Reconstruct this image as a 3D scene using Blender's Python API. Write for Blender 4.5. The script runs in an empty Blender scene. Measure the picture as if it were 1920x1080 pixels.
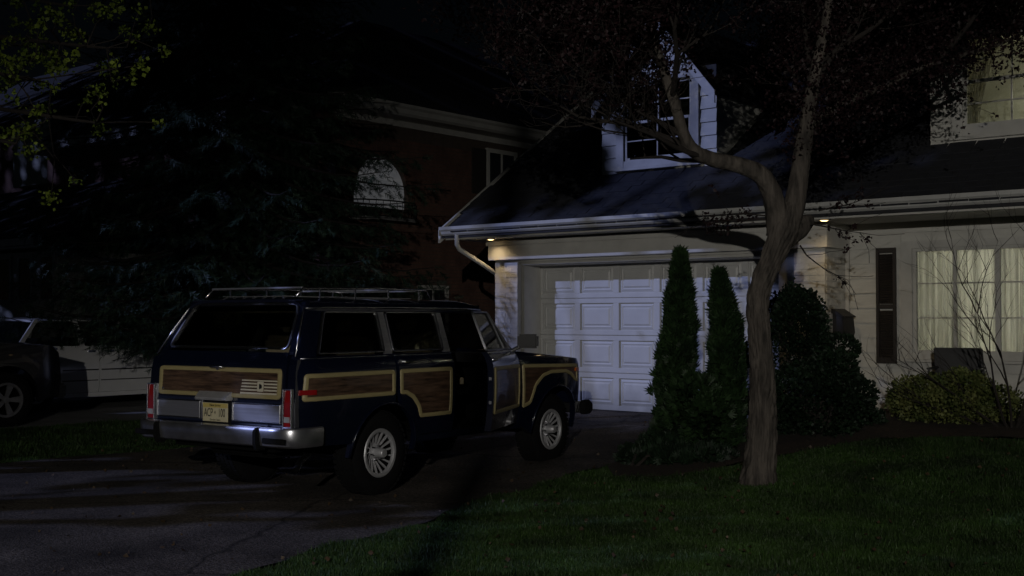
import bpy, bmesh, math, random
import numpy as np
from mathutils import Vector, Matrix, Euler

R = math.radians
rng = np.random.default_rng(7)
random.seed(7)
sc = bpy.context.scene
COL = sc.collection

# ------------------------------------------------------------------ camera
cam_d = bpy.data.cameras.new("camera")
cam_d.sensor_width = 36.0
cam_d.lens = 36.0 * 2276 / 1920
cam_d.clip_start = 0.05
cam_d.clip_end = 3000
cam = bpy.data.objects.new("camera", cam_d)
cam.location = (0, 0, 1.53)
cam.rotation_euler = (R(90 + 1.455), 0, R(39.44))
COL.objects.link(cam)
sc.camera = cam
CAMV = Vector(cam.location)

# ------------------------------------------------------------------ night sky and moon-like key light
SUN_EL = 25.0
SUN_AZ = 34.0            # degrees left of the -Y direction that the light comes from
world = bpy.data.worlds.new("World")
sc.world = world
world.use_nodes = True
wn = world.node_tree.nodes
wl = world.node_tree.links
bgn = wn["Background"]
sky = wn.new("ShaderNodeTexSky")
sky.sky_type = 'NISHITA'
sky.sun_disc = False
sky.sun_elevation = R(SUN_EL)
sky.sun_rotation = R(180 + SUN_AZ)
sky.air_density = 1.0
sky.dust_density = 0.3
wl.new(sky.outputs[0], bgn.inputs[0])
bgn.inputs[1].default_value = 0.00035

sd = bpy.data.lights.new("moon_light", 'SUN')
sd.energy = 1.2
sd.angle = R(0.5)
sd.color = (0.44, 0.52, 1.0)
sun = bpy.data.objects.new("moon_light", sd)
travel = Vector((math.sin(R(SUN_AZ)) * math.cos(R(SUN_EL)), math.cos(R(SUN_AZ)) * math.cos(R(SUN_EL)), -math.sin(R(SUN_EL))))
sun.rotation_euler = travel.to_track_quat('-Z', 'Y').to_euler()
sun.location = (-20, -20, 20)
COL.objects.link(sun)

sc.view_settings.view_transform = 'Standard'
sc.view_settings.look = 'None'
sc.view_settings.gamma = 1
sc.view_settings.exposure = 0
sc.view_settings.use_curve_mapping = False
sc.render.engine = 'CYCLES'
sc.cycles.max_bounces = 6
sc.cycles.diffuse_bounces = 3
sc.cycles.glossy_bounces = 3
sc.cycles.transparent_max_bounces = 12
sc.cycles.caustics_reflective = False
sc.cycles.caustics_refractive = False
sc.cycles.use_denoising = True

# ------------------------------------------------------------------ materials
def srgb(r, g, b):
    f = lambda c: (c / 255 / 12.92) if c / 255 <= 0.04045 else ((c / 255 + 0.055) / 1.055) ** 2.4
    return (f(r), f(g), f(b), 1)

def mat(name, col, rough=0.6, metal=0.0, var=0.15, scale=6.0, bump=0.0, bscale=40.0, spec=0.5, stretch=None,
        coat=0.0, emit=None, estr=0.0, col2=None, var2=None, subsurf=None):
    m = bpy.data.materials.new(name)
    m.use_nodes = True
    nt = m.node_tree
    N, L = nt.nodes, nt.links
    b = N["Principled BSDF"]
    b.inputs["Roughness"].default_value = rough
    b.inputs["Metallic"].default_value = metal
    b.inputs["Specular IOR Level"].default_value = spec
    b.inputs["Coat Weight"].default_value = coat
    c = tuple(col[:3]) + (1,)
    d = tuple(col2[:3]) + (1,) if col2 else tuple(max(0, x * (1 - var)) for x in c[:3]) + (1,)
    tc = N.new("ShaderNodeTexCoord")
    mp = N.new("ShaderNodeMapping")
    if stretch:
        mp.inputs["Scale"].default_value = stretch
    L.new(tc.outputs["Object"], mp.inputs[0])
    n = N.new("ShaderNodeTexNoise")
    n.inputs["Scale"].default_value = scale
    n.inputs["Detail"].default_value = 6
    n.inputs["Roughness"].default_value = 0.62
    L.new(mp.outputs[0], n.inputs[0])
    rp = N.new("ShaderNodeValToRGB")
    rp.color_ramp.elements[0].position = 0.33
    rp.color_ramp.elements[1].position = 0.67
    rp.color_ramp.elements[0].color = d
    rp.color_ramp.elements[1].color = tuple(min(1, x * (1 + var * .3)) for x in c[:3]) + (1,)
    L.new(n.outputs[0], rp.inputs[0])
    L.new(rp.outputs[0], b.inputs["Base Color"])
    if bump:
        n2 = N.new("ShaderNodeTexNoise")
        n2.inputs["Scale"].default_value = bscale
        n2.inputs["Detail"].default_value = 5
        L.new(mp.outputs[0], n2.inputs[0])
        bp = N.new("ShaderNodeBump")
        bp.inputs["Strength"].default_value = bump
        bp.inputs["Distance"].default_value = 0.02
        L.new(n2.outputs[0], bp.inputs["Height"])
        L.new(bp.outputs[0], b.inputs["Normal"])
    if emit:
        b.inputs["Emission Color"].default_value = tuple(emit[:3]) + (1,)
        b.inputs["Emission Strength"].default_value = estr
    return m

def leafmat(name, col, col2, trans=0.35, scale=3.0, rough=0.55):
    m = mat(name, col, rough, col2=col2, scale=scale, spec=0.3)
    nt = m.node_tree
    N, L = nt.nodes, nt.links
    b = N["Principled BSDF"]
    rp = [x for x in N if x.bl_idname == "ShaderNodeValToRGB"][0]
    g = N.new("ShaderNodeNewGeometry")
    hs = N.new("ShaderNodeHueSaturation")
    mr = N.new("ShaderNodeMapRange")
    mr.inputs[3].default_value = 0.6
    mr.inputs[4].default_value = 1.4
    L.new(g.outputs["Random Per Island"], mr.inputs[0])
    L.new(mr.outputs[0], hs.inputs["Value"])
    L.new(rp.outputs[0], hs.inputs["Color"])
    L.new(hs.outputs[0], b.inputs["Base Color"])
    t = N.new("ShaderNodeBsdfTranslucent")
    L.new(hs.outputs[0], t.inputs[0])
    mx = N.new("ShaderNodeMixShader")
    mx.inputs[0].default_value = trans
    out = N["Material Output"]
    L.new(b.outputs[0], mx.inputs[1])
    L.new(t.outputs[0], mx.inputs[2])
    L.new(mx.outputs[0], out.inputs[0])
    return m

def glassmat(name, tint=(0.5, 0.5, 0.5), refl=0.12, rough=0.02):
    m = bpy.data.materials.new(name)
    m.use_nodes = True
    nt = m.node_tree
    N, L = nt.nodes, nt.links
    N.remove(N["Principled BSDF"])
    tr = N.new("ShaderNodeBsdfTransparent")
    tr.inputs[0].default_value = tuple(tint) + (1,)
    gl = N.new("ShaderNodeBsdfGlossy")
    gl.inputs["Roughness"].default_value = rough
    fr = N.new("ShaderNodeFresnel")
    fr.inputs[0].default_value = 1.5
    nz = N.new("ShaderNodeTexNoise")
    nz.inputs["Scale"].default_value = 1.5
    ad = N.new("ShaderNodeMath")
    ad.operation = 'MULTIPLY_ADD'
    ad.inputs[1].default_value = 0.9
    ad.inputs[2].default_value = refl * .3
    L.new(fr.outputs[0], ad.inputs[0])
    mx = N.new("ShaderNodeMixShader")
    L.new(ad.outputs[0], mx.inputs[0])
    L.new(tr.outputs[0], mx.inputs[1])
    L.new(gl.outputs[0], mx.inputs[2])
    bp = N.new("ShaderNodeBump")
    bp.inputs["Strength"].default_value = 0.02
    L.new(nz.outputs[0], bp.inputs["Height"])
    L.new(bp.outputs[0], gl.inputs["Normal"])
    L.new(mx.outputs[0], N["Material Output"].inputs[0])
    return m

def translucentmat(name, col, scale=8, stretch=(1, 1, .05), var=.25):
    m = mat(name, col, 0.9, var=var, scale=scale, stretch=stretch)
    nt = m.node_tree
    N, L = nt.nodes, nt.links
    b = N["Principled BSDF"]
    rp = [x for x in N if x.bl_idname == "ShaderNodeValToRGB"][0]
    t = N.new("ShaderNodeBsdfTranslucent")
    L.new(rp.outputs[0], t.inputs[0])
    mx = N.new("ShaderNodeMixShader")
    mx.inputs[0].default_value = .5
    L.new(b.outputs[0], mx.inputs[1])
    L.new(t.outputs[0], mx.inputs[2])
    L.new(mx.outputs[0], N["Material Output"].inputs[0])
    return m

def brickmat(name, c1, c2, mortar, scale=1.0, bump=.4):
    m = mat(name, c1, .85, col2=c2, scale=2.2, bump=bump, bscale=60)
    return m

def woodmat(name):
    m = mat(name, (0.135, 0.080, 0.050), .38, col2=(0.026, 0.015, 0.010), scale=3.0, stretch=(1.6, 1.6, 17), coat=.35, bump=.06, bscale=14)
    return m

MT = {}
MT['paint'] = mat('navy_paint', (0.004, 0.006, 0.018), .2, var=.1, coat=1.0, spec=.5)
MT['wood'] = woodmat('wood_grain_vinyl')
MT['trim'] = mat('pale_wood_trim', (0.37, 0.31, 0.15), .45, var=.12, scale=9, stretch=(1, 1, 8))
MT['chrome'] = mat('chrome', (0.70, 0.70, 0.73), .27, 1.0, var=.12, scale=3)
MT['brushed'] = mat('brushed_aluminium', (0.52, 0.52, 0.55), .45, .85, var=.15, scale=4, stretch=(1, .2, 20))
MT['alloy'] = mat('cast_alloy', (0.60, 0.60, 0.62), .45, .6, var=.12, scale=12)
MT['rubber'] = mat('rubber', (0.007, 0.007, 0.0075), .9, var=.3, scale=20, bump=.15, spec=.15)
MT['alloydim'] = mat('dark_alloy', (0.22, 0.22, 0.23), .5, .5, var=.2, scale=12)  # darker grey than the cast alloy
MT['litter'] = leafmat('dry_leaf', (0.085, 0.055, 0.03), (0.03, 0.02, 0.012), .1, scale=8)
MT['black'] = mat('black_plastic', (0.012, 0.012, 0.013), .5, var=.2)
MT['under'] = mat('dark_underbody', (0.004, 0.004, 0.004), .9, var=.3, spec=.1)
MT['red'] = mat('red_lens', (0.32, 0.010, 0.012), .15, var=.2, scale=20, coat=.8)
MT['amber'] = mat('amber_lens', (0.55, 0.13, 0.02), .2, var=.1, coat=.8)
MT['cream'] = mat('cream_decal', (0.62, 0.58, 0.46), .5, var=.05)
MT['plate'] = mat('plate_cream', (0.62, 0.56, 0.36), .5, var=.08, scale=12)
MT['plate2'] = mat('plate_buff_yellow', (0.58, 0.46, 0.14), .5, var=.05)
MT['ink'] = mat('black_ink', (0.012, 0.012, 0.012), .5, var=.1)
MT['seat'] = mat('tan_leather', (0.50, 0.42, 0.28), .6, var=.25, bump=.1)
MT['carglass'] = glassmat('tinted_car_glass', (0.88, 0.89, 0.87), .08)
MT['glass'] = glassmat('window_glass', (0.86, 0.88, 0.86), .08)
MT['lens'] = mat('headlamp_lens', (0.55, 0.56, 0.58), .1, .3, var=.1)
MT['white'] = mat('white_painted_wood', (0.56, 0.55, 0.51), .6, var=.14, scale=3.5, bump=.06, bscale=25)
MT['white2'] = mat('white_painted_brick', (0.58, 0.57, 0.53), .8, var=.14, scale=9, bump=.25, bscale=50)
MT['mortar'] = mat('painted_mortar', (0.56, 0.55, 0.51), .9, var=.15, bump=.2)
MT['siding'] = mat('painted_siding', (0.60, 0.59, 0.54), .7, var=.13, scale=2.5, stretch=(1, 1, 3), bump=.08, bscale=30)
MT['door'] = mat('garage_door_paint', (0.62, 0.62, 0.60), .5, var=.10, scale=2.0, bump=.04)
def foot_darkening(m, z0, z1, amt=.55):  # darkens the base colour unevenly towards the foot
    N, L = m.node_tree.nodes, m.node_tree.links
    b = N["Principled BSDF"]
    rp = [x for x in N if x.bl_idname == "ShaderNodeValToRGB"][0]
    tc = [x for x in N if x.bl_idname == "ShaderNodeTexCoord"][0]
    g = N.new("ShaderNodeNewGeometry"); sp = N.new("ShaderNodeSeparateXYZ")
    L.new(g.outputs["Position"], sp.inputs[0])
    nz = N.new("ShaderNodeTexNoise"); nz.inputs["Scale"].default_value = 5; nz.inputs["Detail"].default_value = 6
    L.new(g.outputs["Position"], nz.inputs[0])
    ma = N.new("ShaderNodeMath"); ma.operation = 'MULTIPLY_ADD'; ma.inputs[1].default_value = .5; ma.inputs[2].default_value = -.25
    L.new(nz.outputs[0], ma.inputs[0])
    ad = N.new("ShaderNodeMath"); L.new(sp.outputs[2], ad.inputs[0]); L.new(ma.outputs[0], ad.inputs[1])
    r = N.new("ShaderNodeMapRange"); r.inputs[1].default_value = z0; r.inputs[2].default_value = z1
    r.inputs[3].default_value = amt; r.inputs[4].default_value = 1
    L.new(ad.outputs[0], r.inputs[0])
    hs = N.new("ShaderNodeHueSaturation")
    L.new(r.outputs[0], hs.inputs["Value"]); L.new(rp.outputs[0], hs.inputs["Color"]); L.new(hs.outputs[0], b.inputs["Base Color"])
foot_darkening(MT['door'], .2, .62)  # soft shade along the foot of the door, painted into its colour
foot_darkening(MT['white2'], .2, .8)  # pillar bricks get darker towards the bottom
MT['gutter'] = mat('white_gutter_metal', (0.50, 0.50, 0.48), .45, var=.12, scale=4)
MT['shingle'] = mat('asphalt_shingle', (0.042, 0.044, 0.054), .85, col2=(0.015, 0.016, 0.020), scale=1.7, bump=.5, bscale=90)
MT['shutter'] = mat('dark_shutter_paint', (0.040, 0.034, 0.030), .5, var=.2)
MT['curtain'] = translucentmat('sheer_curtain', (0.84, 0.83, 0.79), scale=13, stretch=(1, 1, .04), var=.62)
MT['drape'] = translucentmat('drape', (0.62, 0.60, 0.52))
MT['roomwall'] = mat('room_wall', (0.60, 0.59, 0.50), .9, var=.06)
MT['darkroom'] = mat('dark_room', (0.05, 0.05, 0.05), .9, var=.1)
MT['brick'] = mat('red_brick', (0.165, 0.088, 0.064), .85, col2=(0.085, 0.044, 0.034), scale=2.4, bump=.4, bscale=60)
MT['bmortar'] = mat('brick_mortar', (0.10, 0.075, 0.06), .95, var=.2, bump=.3)
MT['roofdark'] = mat('dark_roof', (0.03, 0.03, 0.034), .85, var=.3, bump=.3)
MT['iron'] = mat('wrought_iron', (0.012, 0.012, 0.013), .55, var=.2)
MT['asphalt'] = mat('asphalt', (0.100, 0.085, 0.072), .92, col2=(0.036, 0.030, 0.026), scale=1.1, bump=.9, bscale=70, spec=.25)
def add_cracks(m, scale=.42, width=.010, dark=.25):
    N, L = m.node_tree.nodes, m.node_tree.links
    b = N["Principled BSDF"]
    rp = [x for x in N if x.bl_idname == "ShaderNodeValToRGB"][0]
    tc = [x for x in N if x.bl_idname == "ShaderNodeTexCoord"][0]
    nz = N.new("ShaderNodeTexNoise"); nz.inputs["Scale"].default_value = 2.2; nz.inputs["Detail"].default_value = 6
    L.new(tc.outputs["Object"], nz.inputs[0])
    mx = N.new("ShaderNodeMix"); mx.data_type = 'VECTOR'; mx.inputs[0].default_value = .22
    L.new(tc.outputs["Object"], mx.inputs[4]); L.new(nz.outputs["Color"], mx.inputs[5])
    v = N.new("ShaderNodeTexVoronoi"); v.feature = 'DISTANCE_TO_EDGE'; v.inputs["Scale"].default_value = scale
    L.new(mx.outputs[1], v.inputs[0])
    r = N.new("ShaderNodeMapRange"); r.inputs[1].default_value = 0; r.inputs[2].default_value = width
    r.inputs[3].default_value = dark; r.inputs[4].default_value = 1
    L.new(v.outputs["Distance"], r.inputs[0])
    # oil stains and worn patches
    n2 = N.new("ShaderNodeTexNoise"); n2.inputs["Scale"].default_value = .75; n2.inputs["Detail"].default_value = 3
    L.new(tc.outputs["Object"], n2.inputs[0])
    r2 = N.new("ShaderNodeMapRange"); r2.inputs[1].default_value = .36; r2.inputs[2].default_value = .48
    r2.inputs[3].default_value = .50; r2.inputs[4].default_value = 1
    L.new(n2.outputs[0], r2.inputs[0])
    ml = N.new("ShaderNodeMath"); ml.operation = 'MULTIPLY'
    L.new(r.outputs[0], ml.inputs[0]); L.new(r2.outputs[0], ml.inputs[1])
    # bright and dark aggregate specks
    n3 = N.new("ShaderNodeTexNoise"); n3.inputs["Scale"].default_value = 38; n3.inputs["Detail"].default_value = 2
    L.new(tc.outputs["Object"], n3.inputs[0])
    r3 = N.new("ShaderNodeMapRange"); r3.inputs[1].default_value = .35; r3.inputs[2].default_value = .68
    r3.inputs[3].default_value = .5; r3.inputs[4].default_value = 1.6
    L.new(n3.outputs[0], r3.inputs[0])
    m3 = N.new("ShaderNodeMath"); m3.operation = 'MULTIPLY'
    L.new(ml.outputs[0], m3.inputs[0]); L.new(r3.outputs[0], m3.inputs[1])
    hs = N.new("ShaderNodeHueSaturation")
    L.new(m3.outputs[0], hs.inputs["Value"]); L.new(rp.outputs[0], hs.inputs["Color"])
    L.new(hs.outputs[0], b.inputs["Base Color"])
add_cracks(MT['asphalt'])
MT['bumper'] = mat('dull_chrome', (0.50, 0.50, 0.53), .30, .90, var=.35, scale=4)
MT['concrete'] = mat('concrete', (0.24, 0.235, 0.23), .9, var=.3, scale=2, bump=.3, bscale=60)
MT['soil'] = mat('mulch', (0.028, 0.018, 0.012), .95, var=.5, scale=14, bump=.8, bscale=30)
MT['lawn'] = mat('lawn_soil', (0.030, 0.045, 0.016), .95, col2=(0.014, 0.024, 0.009), scale=3, bump=.6, bscale=50)
MT['bark'] = mat('bark', (0.115, 0.098, 0.082), .9, col2=(0.020, 0.017, 0.014), scale=14, stretch=(1, 1, .22), bump=1.0, bscale=26)
MT['bark2'] = mat('dark_bark', (0.022, 0.017, 0.014), .9, var=.4, scale=10, stretch=(1, 1, .25), bump=.7, bscale=30)
MT['grass'] = leafmat('grass_blade', (0.042, 0.088, 0.018), (0.016, 0.030, 0.009), .3, scale=1.7)
MT['needle'] = leafmat('spruce_needle', (0.034, 0.064, 0.038), (0.012, 0.026, 0.017), .12, scale=2)
MT['cedar'] = leafmat('cedar_frond', (0.030, 0.062, 0.020), (0.010, 0.024, 0.009), .15, scale=4)
MT['yew'] = leafmat('yew_leaf', (0.014, 0.030, 0.014), (0.007, 0.016, 0.008), .12, scale=3)
MT['varieg'] = leafmat('variegated_leaf', (0.20, 0.21, 0.07), (0.04, 0.075, 0.02), .25, scale=5)
MT['redleaf'] = leafmat('plum_leaf', (0.028, 0.012, 0.014), (0.013, 0.007, 0.008), .25, scale=3)
MT['bloom'] = leafmat('yellow_green_bloom', (0.20, 0.26, 0.035), (0.08, 0.13, 0.02), .35, scale=3)
MT['dkpaint'] = mat('charcoal_car_paint', (0.009, 0.009, 0.011), .25, var=.1, coat=.6)
MT['whpaint'] = mat('white_car_paint', (0.85, 0.85, 0.86), .3, var=.05, coat=.8)

# ------------------------------------------------------------------ object helpers
def tag(o, label=None, cat=None, group=None, kind=None):
    if label: o['label'] = label
    if cat: o['category'] = cat
    if group: o['group'] = group
    if kind: o['kind'] = kind
    return o

def empty(name, loc, rz=0, **k):
    o = bpy.data.objects.new(name, None)
    o.location = loc
    o.rotation_euler = (0, 0, rz)
    o.empty_display_size = .2
    COL.objects.link(o)
    return tag(o, **k)

class MB:
    """collects vertices and faces, then builds ONE mesh object"""
    def __init__(s):
        s.v = []; s.f = []
    def add(s, vs, fs):
        n = len(s.v)
        s.v += [tuple(p) for p in vs]
        s.f += [tuple(i + n for i in f) for f in fs]
        return s
    def box(s, x0, x1, y0, y1, z0, z1, M=None):
        vs = [Vector((x, y, z)) for z in (z0, z1) for y in (y0, y1) for x in (x0, x1)]
        if M: vs = [M @ p for p in vs]
        return s.add(vs, [(0, 2, 3, 1), (4, 5, 7, 6), (0, 1, 5, 4), (2, 6, 7, 3), (0, 4, 6, 2), (1, 3, 7, 5)])
    def bar(s, a, b, w, t, up=(0, 0, 1)):
        a, b = Vector(a), Vector(b)
        d = b - a
        L_ = d.length
        z = d.normalized()
        x = Vector(up).cross(z)
        if x.length < 1e-4: x = Vector((1, 0, 0)).cross(z)
        x.normalize()
        y = z.cross(x)
        M = Matrix((x, y, z)).transposed().to_4x4()
        M.translation = a
        return s.box(-w / 2, w / 2, -t / 2, t / 2, 0, L_, M)
    def tube(s, pts, rad, n=10, cap=True, wob=0):
        pts = [Vector(p) for p in pts]
        if not hasattr(rad, '__len__'): rad = [rad] * len(pts)
        base = len(s.v)
        ref = Vector((0.13, 0.21, .97))
        for i, p in enumerate(pts):
            d = (pts[min(i + 1, len(pts) - 1)] - pts[max(i - 1, 0)]).normalized()
            if abs(d.dot(ref)) > .95: ref = Vector((.97, .2, .1))
            x = ref.cross(d).normalized()
            y = d.cross(x)
            ref = y.cross(d) * -1 if False else ref
            for k in range(n):
                a = 2 * math.pi * k / n
                r = rad[i] * (1 + wob * (math.sin(3 * a + i * .3) * .5 + math.sin(5 * a + 1.7 * i) * .3 + random.uniform(-.3, .3)))
                s.v.append(tuple(p + (x * math.cos(a) + y * math.sin(a)) * r))
        for i in range(len(pts) - 1):
            for k in range(n):
                a = base + i * n + k; b = base + i * n + (k + 1) % n
                s.f.append((a, b, b + n, a + n))
        if cap:
            s.f.append(tuple(base + k for k in range(n))[::-1])
            s.f.append(tuple(base + (len(pts) - 1) * n + k for k in range(n)))
        return s
    def lathe(s, prof, n=32, M=None, close=False):
        """profile of (radius, height) spun about local z"""
        base = len(s.v)
        m = len(prof)
        for k in range(n):
            a = 2 * math.pi * k / n
            for r, h in prof:
                p = Vector((r * math.cos(a), r * math.sin(a), h))
                s.v.append(tuple(M @ p if M else p))
        for k in range(n):
            for i in range(m if close else m - 1):
                a = base + k * m + i; b = base + k * m + (i + 1) % m
                c = base + ((k + 1) % n) * m + (i + 1) % m; d = base + ((k + 1) % n) * m + i
                s.f.append((a, d, c, b))
        return s
    def prism(s, poly, axis, a, b):
        """polygon in the two other axes, extruded along axis 0/1/2"""
        def P(p, h):
            q = list(p); q.insert(axis, h); return tuple(q)
        n = len(poly)
        vs = [P(p, a) for p in poly] + [P(p, b) for p in poly]
        fs = [tuple(range(n)), tuple(range(2 * n - 1, n - 1, -1))] + [(i, (i + 1) % n, n + (i + 1) % n, n + i) for i in range(n)]
        return s.add(vs, fs)
    def build(s, name, m, parent=None, org=(0, 0, 0), smooth=False, bevel=0, auto=None, loc=None):
        me = bpy.data.meshes.new(name)
        o = Vector(org)
        me.from_pydata([tuple(Vector(p) - o) for p in s.v], [], s.f)
        bm = bmesh.new(); bm.from_mesh(me)
        bmesh.ops.recalc_face_normals(bm, faces=bm.faces)
        if bevel:
            eds = [e for e in bm.edges if len(e.link_faces) == 2 and e.calc_face_angle(0) > .5]
            try: bmesh.ops.bevel(bm, geom=eds, offset=bevel, segments=2, affect='EDGES', clamp_overlap=True)
            except Exception: pass
        bm.to_mesh(me); bm.free()
        return link(name, me, m, parent, smooth, loc)

def link(name, me, m, parent=None, smooth=False, loc=None):
    if m is not None and not me.materials:
        me.materials.append(MT[m] if isinstance(m, str) else m)
    if smooth is True:
        me.polygons.foreach_set('use_smooth', [True] * len(me.polygons))
    elif smooth:
        me.polygons.foreach_set('use_smooth', [True] * len(me.polygons))
        me.set_sharp_from_angle(angle=R(smooth))
    o = bpy.data.objects.new(name, me)
    if parent is not None: o.parent = parent
    if loc is not None: o.location = loc
    COL.objects.link(o)
    return o

def npmesh(name, V, F, m, parent=None, smooth=False):
    """numpy mesh: V (n,3), F (k,3 or 4)"""
    me = bpy.data.meshes.new(name)
    k = F.shape[1]
    me.vertices.add(len(V)); me.vertices.foreach_set('co', V.astype(np.float32).ravel())
    me.loops.add(F.size); me.loops.foreach_set('vertex_index', F.astype(np.int32).ravel())
    me.polygons.add(len(F))
    me.polygons.foreach_set('loop_start', np.arange(0, F.size, k, dtype=np.int32))
    me.polygons.foreach_set('loop_total', np.full(len(F), k, dtype=np.int32))
    me.update(calc_edges=True); me.validate()
    return link(name, me, m, parent, smooth)

def sprigs(tmplV, tmplF, pos, dirs, scale, roll=None):
    """many copies of one small template (its +Z laid along dirs)"""
    n = len(pos)
    z = dirs / np.linalg.norm(dirs, axis=1, keepdims=True)
    ref = rng.normal(size=(n, 3))
    x = np.cross(ref, z); x /= np.linalg.norm(x, axis=1, keepdims=True) + 1e-9
    y = np.cross(z, x)
    T = tmplV[None] * np.asarray(scale).reshape(n, 1, 1)
    P = pos[:, None] + T[:, :, 0:1] * x[:, None] + T[:, :, 1:2] * y[:, None] + T[:, :, 2:3] * z[:, None]
    F = (tmplF[None] + (np.arange(n) * len(tmplV))[:, None, None]).reshape(-1, tmplF.shape[1])
    return P.reshape(-1, 3), F

def smoothstep(a, b, x):
    t = np.clip((np.asarray(x, float) - a) / (b - a), 0, 1)
    return t * t * (3 - 2 * t)

def G(x, y):
    """ground height"""
    d = 0.20 * smoothstep(8.5, 14.2, y)
    lawn = 0.20 * smoothstep(8.0, 13.0, y) * smoothstep(-6.9, -5.6, x)
    left = 0.10 * smoothstep(-12.3, -14.2, x) * (1 - smoothstep(14, 16, y)) + .1 * smoothstep(-13, -14.5, x) * smoothstep(14, 16, y)*0
    return d * smoothstep(-14.0, -12.4, x) + lawn + left

def in_view(p, pad=0.03):
    q = cam_inv @ Vector(p)
    if q.z > -0.1: return False
    u = q.x / -q.z * 2276 / 960; v = q.y / -q.z * 2276 / 540
    return abs(u) < 1 + pad and abs(v) < 1 + pad
cam_inv = (Matrix.Translation(cam.location) @ cam.rotation_euler.to_matrix().to_4x4()).inverted()

def pieces(name, mb_template, m, parent, places, org, limit=300, stuff='courses'):
    """lay copies of one small piece: those that show largest as parts of their own, the rest joined.
    places: list of (location, (sx,sy,sz), rz) in world coordinates, org = parent's world position"""
    o0 = mb_template.build(name, m, parent)
    me = o0.data
    order = sorted(places, key=lambda p: (not in_view(p[0]), (Vector(p[0]) - CAMV).length))
    first = True
    for loc, s, rz in order[:limit]:
        if first: o = o0; first = False
        else:
            o = o0.copy(); COL.objects.link(o); o.parent = parent
        o.location = Vector(loc) - Vector(org)
        o.scale = s
        o.rotation_euler = rz if hasattr(rz, '__len__') else (0, 0, rz)
    rest = order[limit:]
    if rest:
        V = np.array([v.co[:] for v in me.vertices])
        fs = [tuple(p.vertices) for p in me.polygons]
        mb = MB()
        for loc, s, rz in rest:
            e = Euler(rz if hasattr(rz, '__len__') else (0, 0, rz)).to_matrix()
            mm = np.array(e) @ np.diag(s)
            W = V @ mm.T + np.array(loc) - np.array(org)
            mb.add([tuple(w) for w in W], fs)
        me2 = bpy.data.meshes.new(stuff)
        me2.from_pydata(mb.v, [], mb.f)
        o = link(stuff, me2, m, parent)
        o['kind'] = 'stuff'

def text_mesh(name, body, size, m, parent, loc, rot, xs=1.0, depth=.0006):
    cu = bpy.data.curves.new(name, 'FONT')
    cu.body = body; cu.size = size; cu.extrude = depth
    cu.align_x = 'CENTER'; cu.align_y = 'CENTER'
    t = bpy.data.objects.new(name + '_tmp', cu)
    COL.objects.link(t)
    dg = bpy.context.evaluated_depsgraph_get()
    me = bpy.data.meshes.new_from_object(t.evaluated_get(dg))
    bpy.data.objects.remove(t)
    o = link(name, me, m, parent)
    o.location = loc; o.rotation_euler = rot; o.scale = (xs, 1, 1)
    return o
# ------------------------------------------------------------------ ground, drives, beds
def sheet(name, xs, ys, inside, dz, m, kind='structure'):
    V = []; idx = {}; F = []
    for j, y in enumerate(ys):
        for i, x in enumerate(xs):
            idx[i, j] = len(V); V.append((x, y, float(G(x, y)) + dz))
    for j in range(len(ys) - 1):
        for i in range(len(xs) - 1):
            if inside is None or inside((xs[i] + xs[i + 1]) / 2, (ys[j] + ys[j + 1]) / 2):
                F.append((idx[i, j], idx[i + 1, j], idx[i + 1, j + 1], idx[i, j + 1]))
    mb = MB(); mb.v = V; mb.f = F
    o = mb.build(name, m, smooth=True)
    o['kind'] = kind
    return o

def grid_sheet(name, left, right, y0, y1, dz, m, nx=40, step=.25):
    """sheet between two x(y) edges"""
    V = []; F = []
    n = int((y1 - y0) / step) + 1
    for j in range(n):
        y = y0 + (y1 - y0) * j / (n - 1)
        a, b = left(y), right(y)
        for i in range(nx):
            x = a + (b - a) * i / (nx - 1)
            V.append((x, y, float(G(x, y)) + dz))
    for j in range(n - 1):
        for i in range(nx - 1):
            q = j * nx + i
            F.append((q, q + 1, q + 1 + nx, q + nx))
    mb = MB(); mb.v = V; mb.f = F
    o = mb.build(name, m, smooth=True)
    o['kind'] = 'structure'
    return o

xs = [-1500, -600, -200, -90, -60, -45] + list(np.arange(-36, 14.01, .5)) + [20, 35, 60, 90, 200, 600, 1500]
ys = [-1500, -600, -200, -90, -50, -30] + list(np.arange(-20, 30.01, .5)) + [40, 60, 90, 200, 600, 1500]
sheet('lawn', xs, ys, None, -.03, 'lawn')

def drive_right(y):
    return float(np.interp(y, [-9, 0, 2, 4.6, 6.2, 7.7, 9.0, 10.5, 14.3], [-4.4, -5.0, -5.35, -5.95, -6.25, -6.68, -7.0, -7.15, -6.95])) + .05 * math.sin(y * 3.1) + .03 * math.sin(y * 7.7)
def drive_left(y):
    return float(np.interp(y, [-9, 3, 8, 14.3], [-13.5, -12.6, -12.25, -12.0])) + .06 * math.sin(y * 2.3 + 1)
grid_sheet('driveway', drive_left, drive_right, -9, 14.45, .004, 'asphalt', 60, .2)
grid_sheet('neighbour_driveway', lambda y: -20.5, lambda y: -15.0 + .05 * math.sin(y * 2), -9, 18, .004, 'concrete', 20, .4)
grid_sheet('street', lambda y: -60, lambda y: 40, -18, -9.2, .004, 'asphalt', 60, .6)

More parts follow.
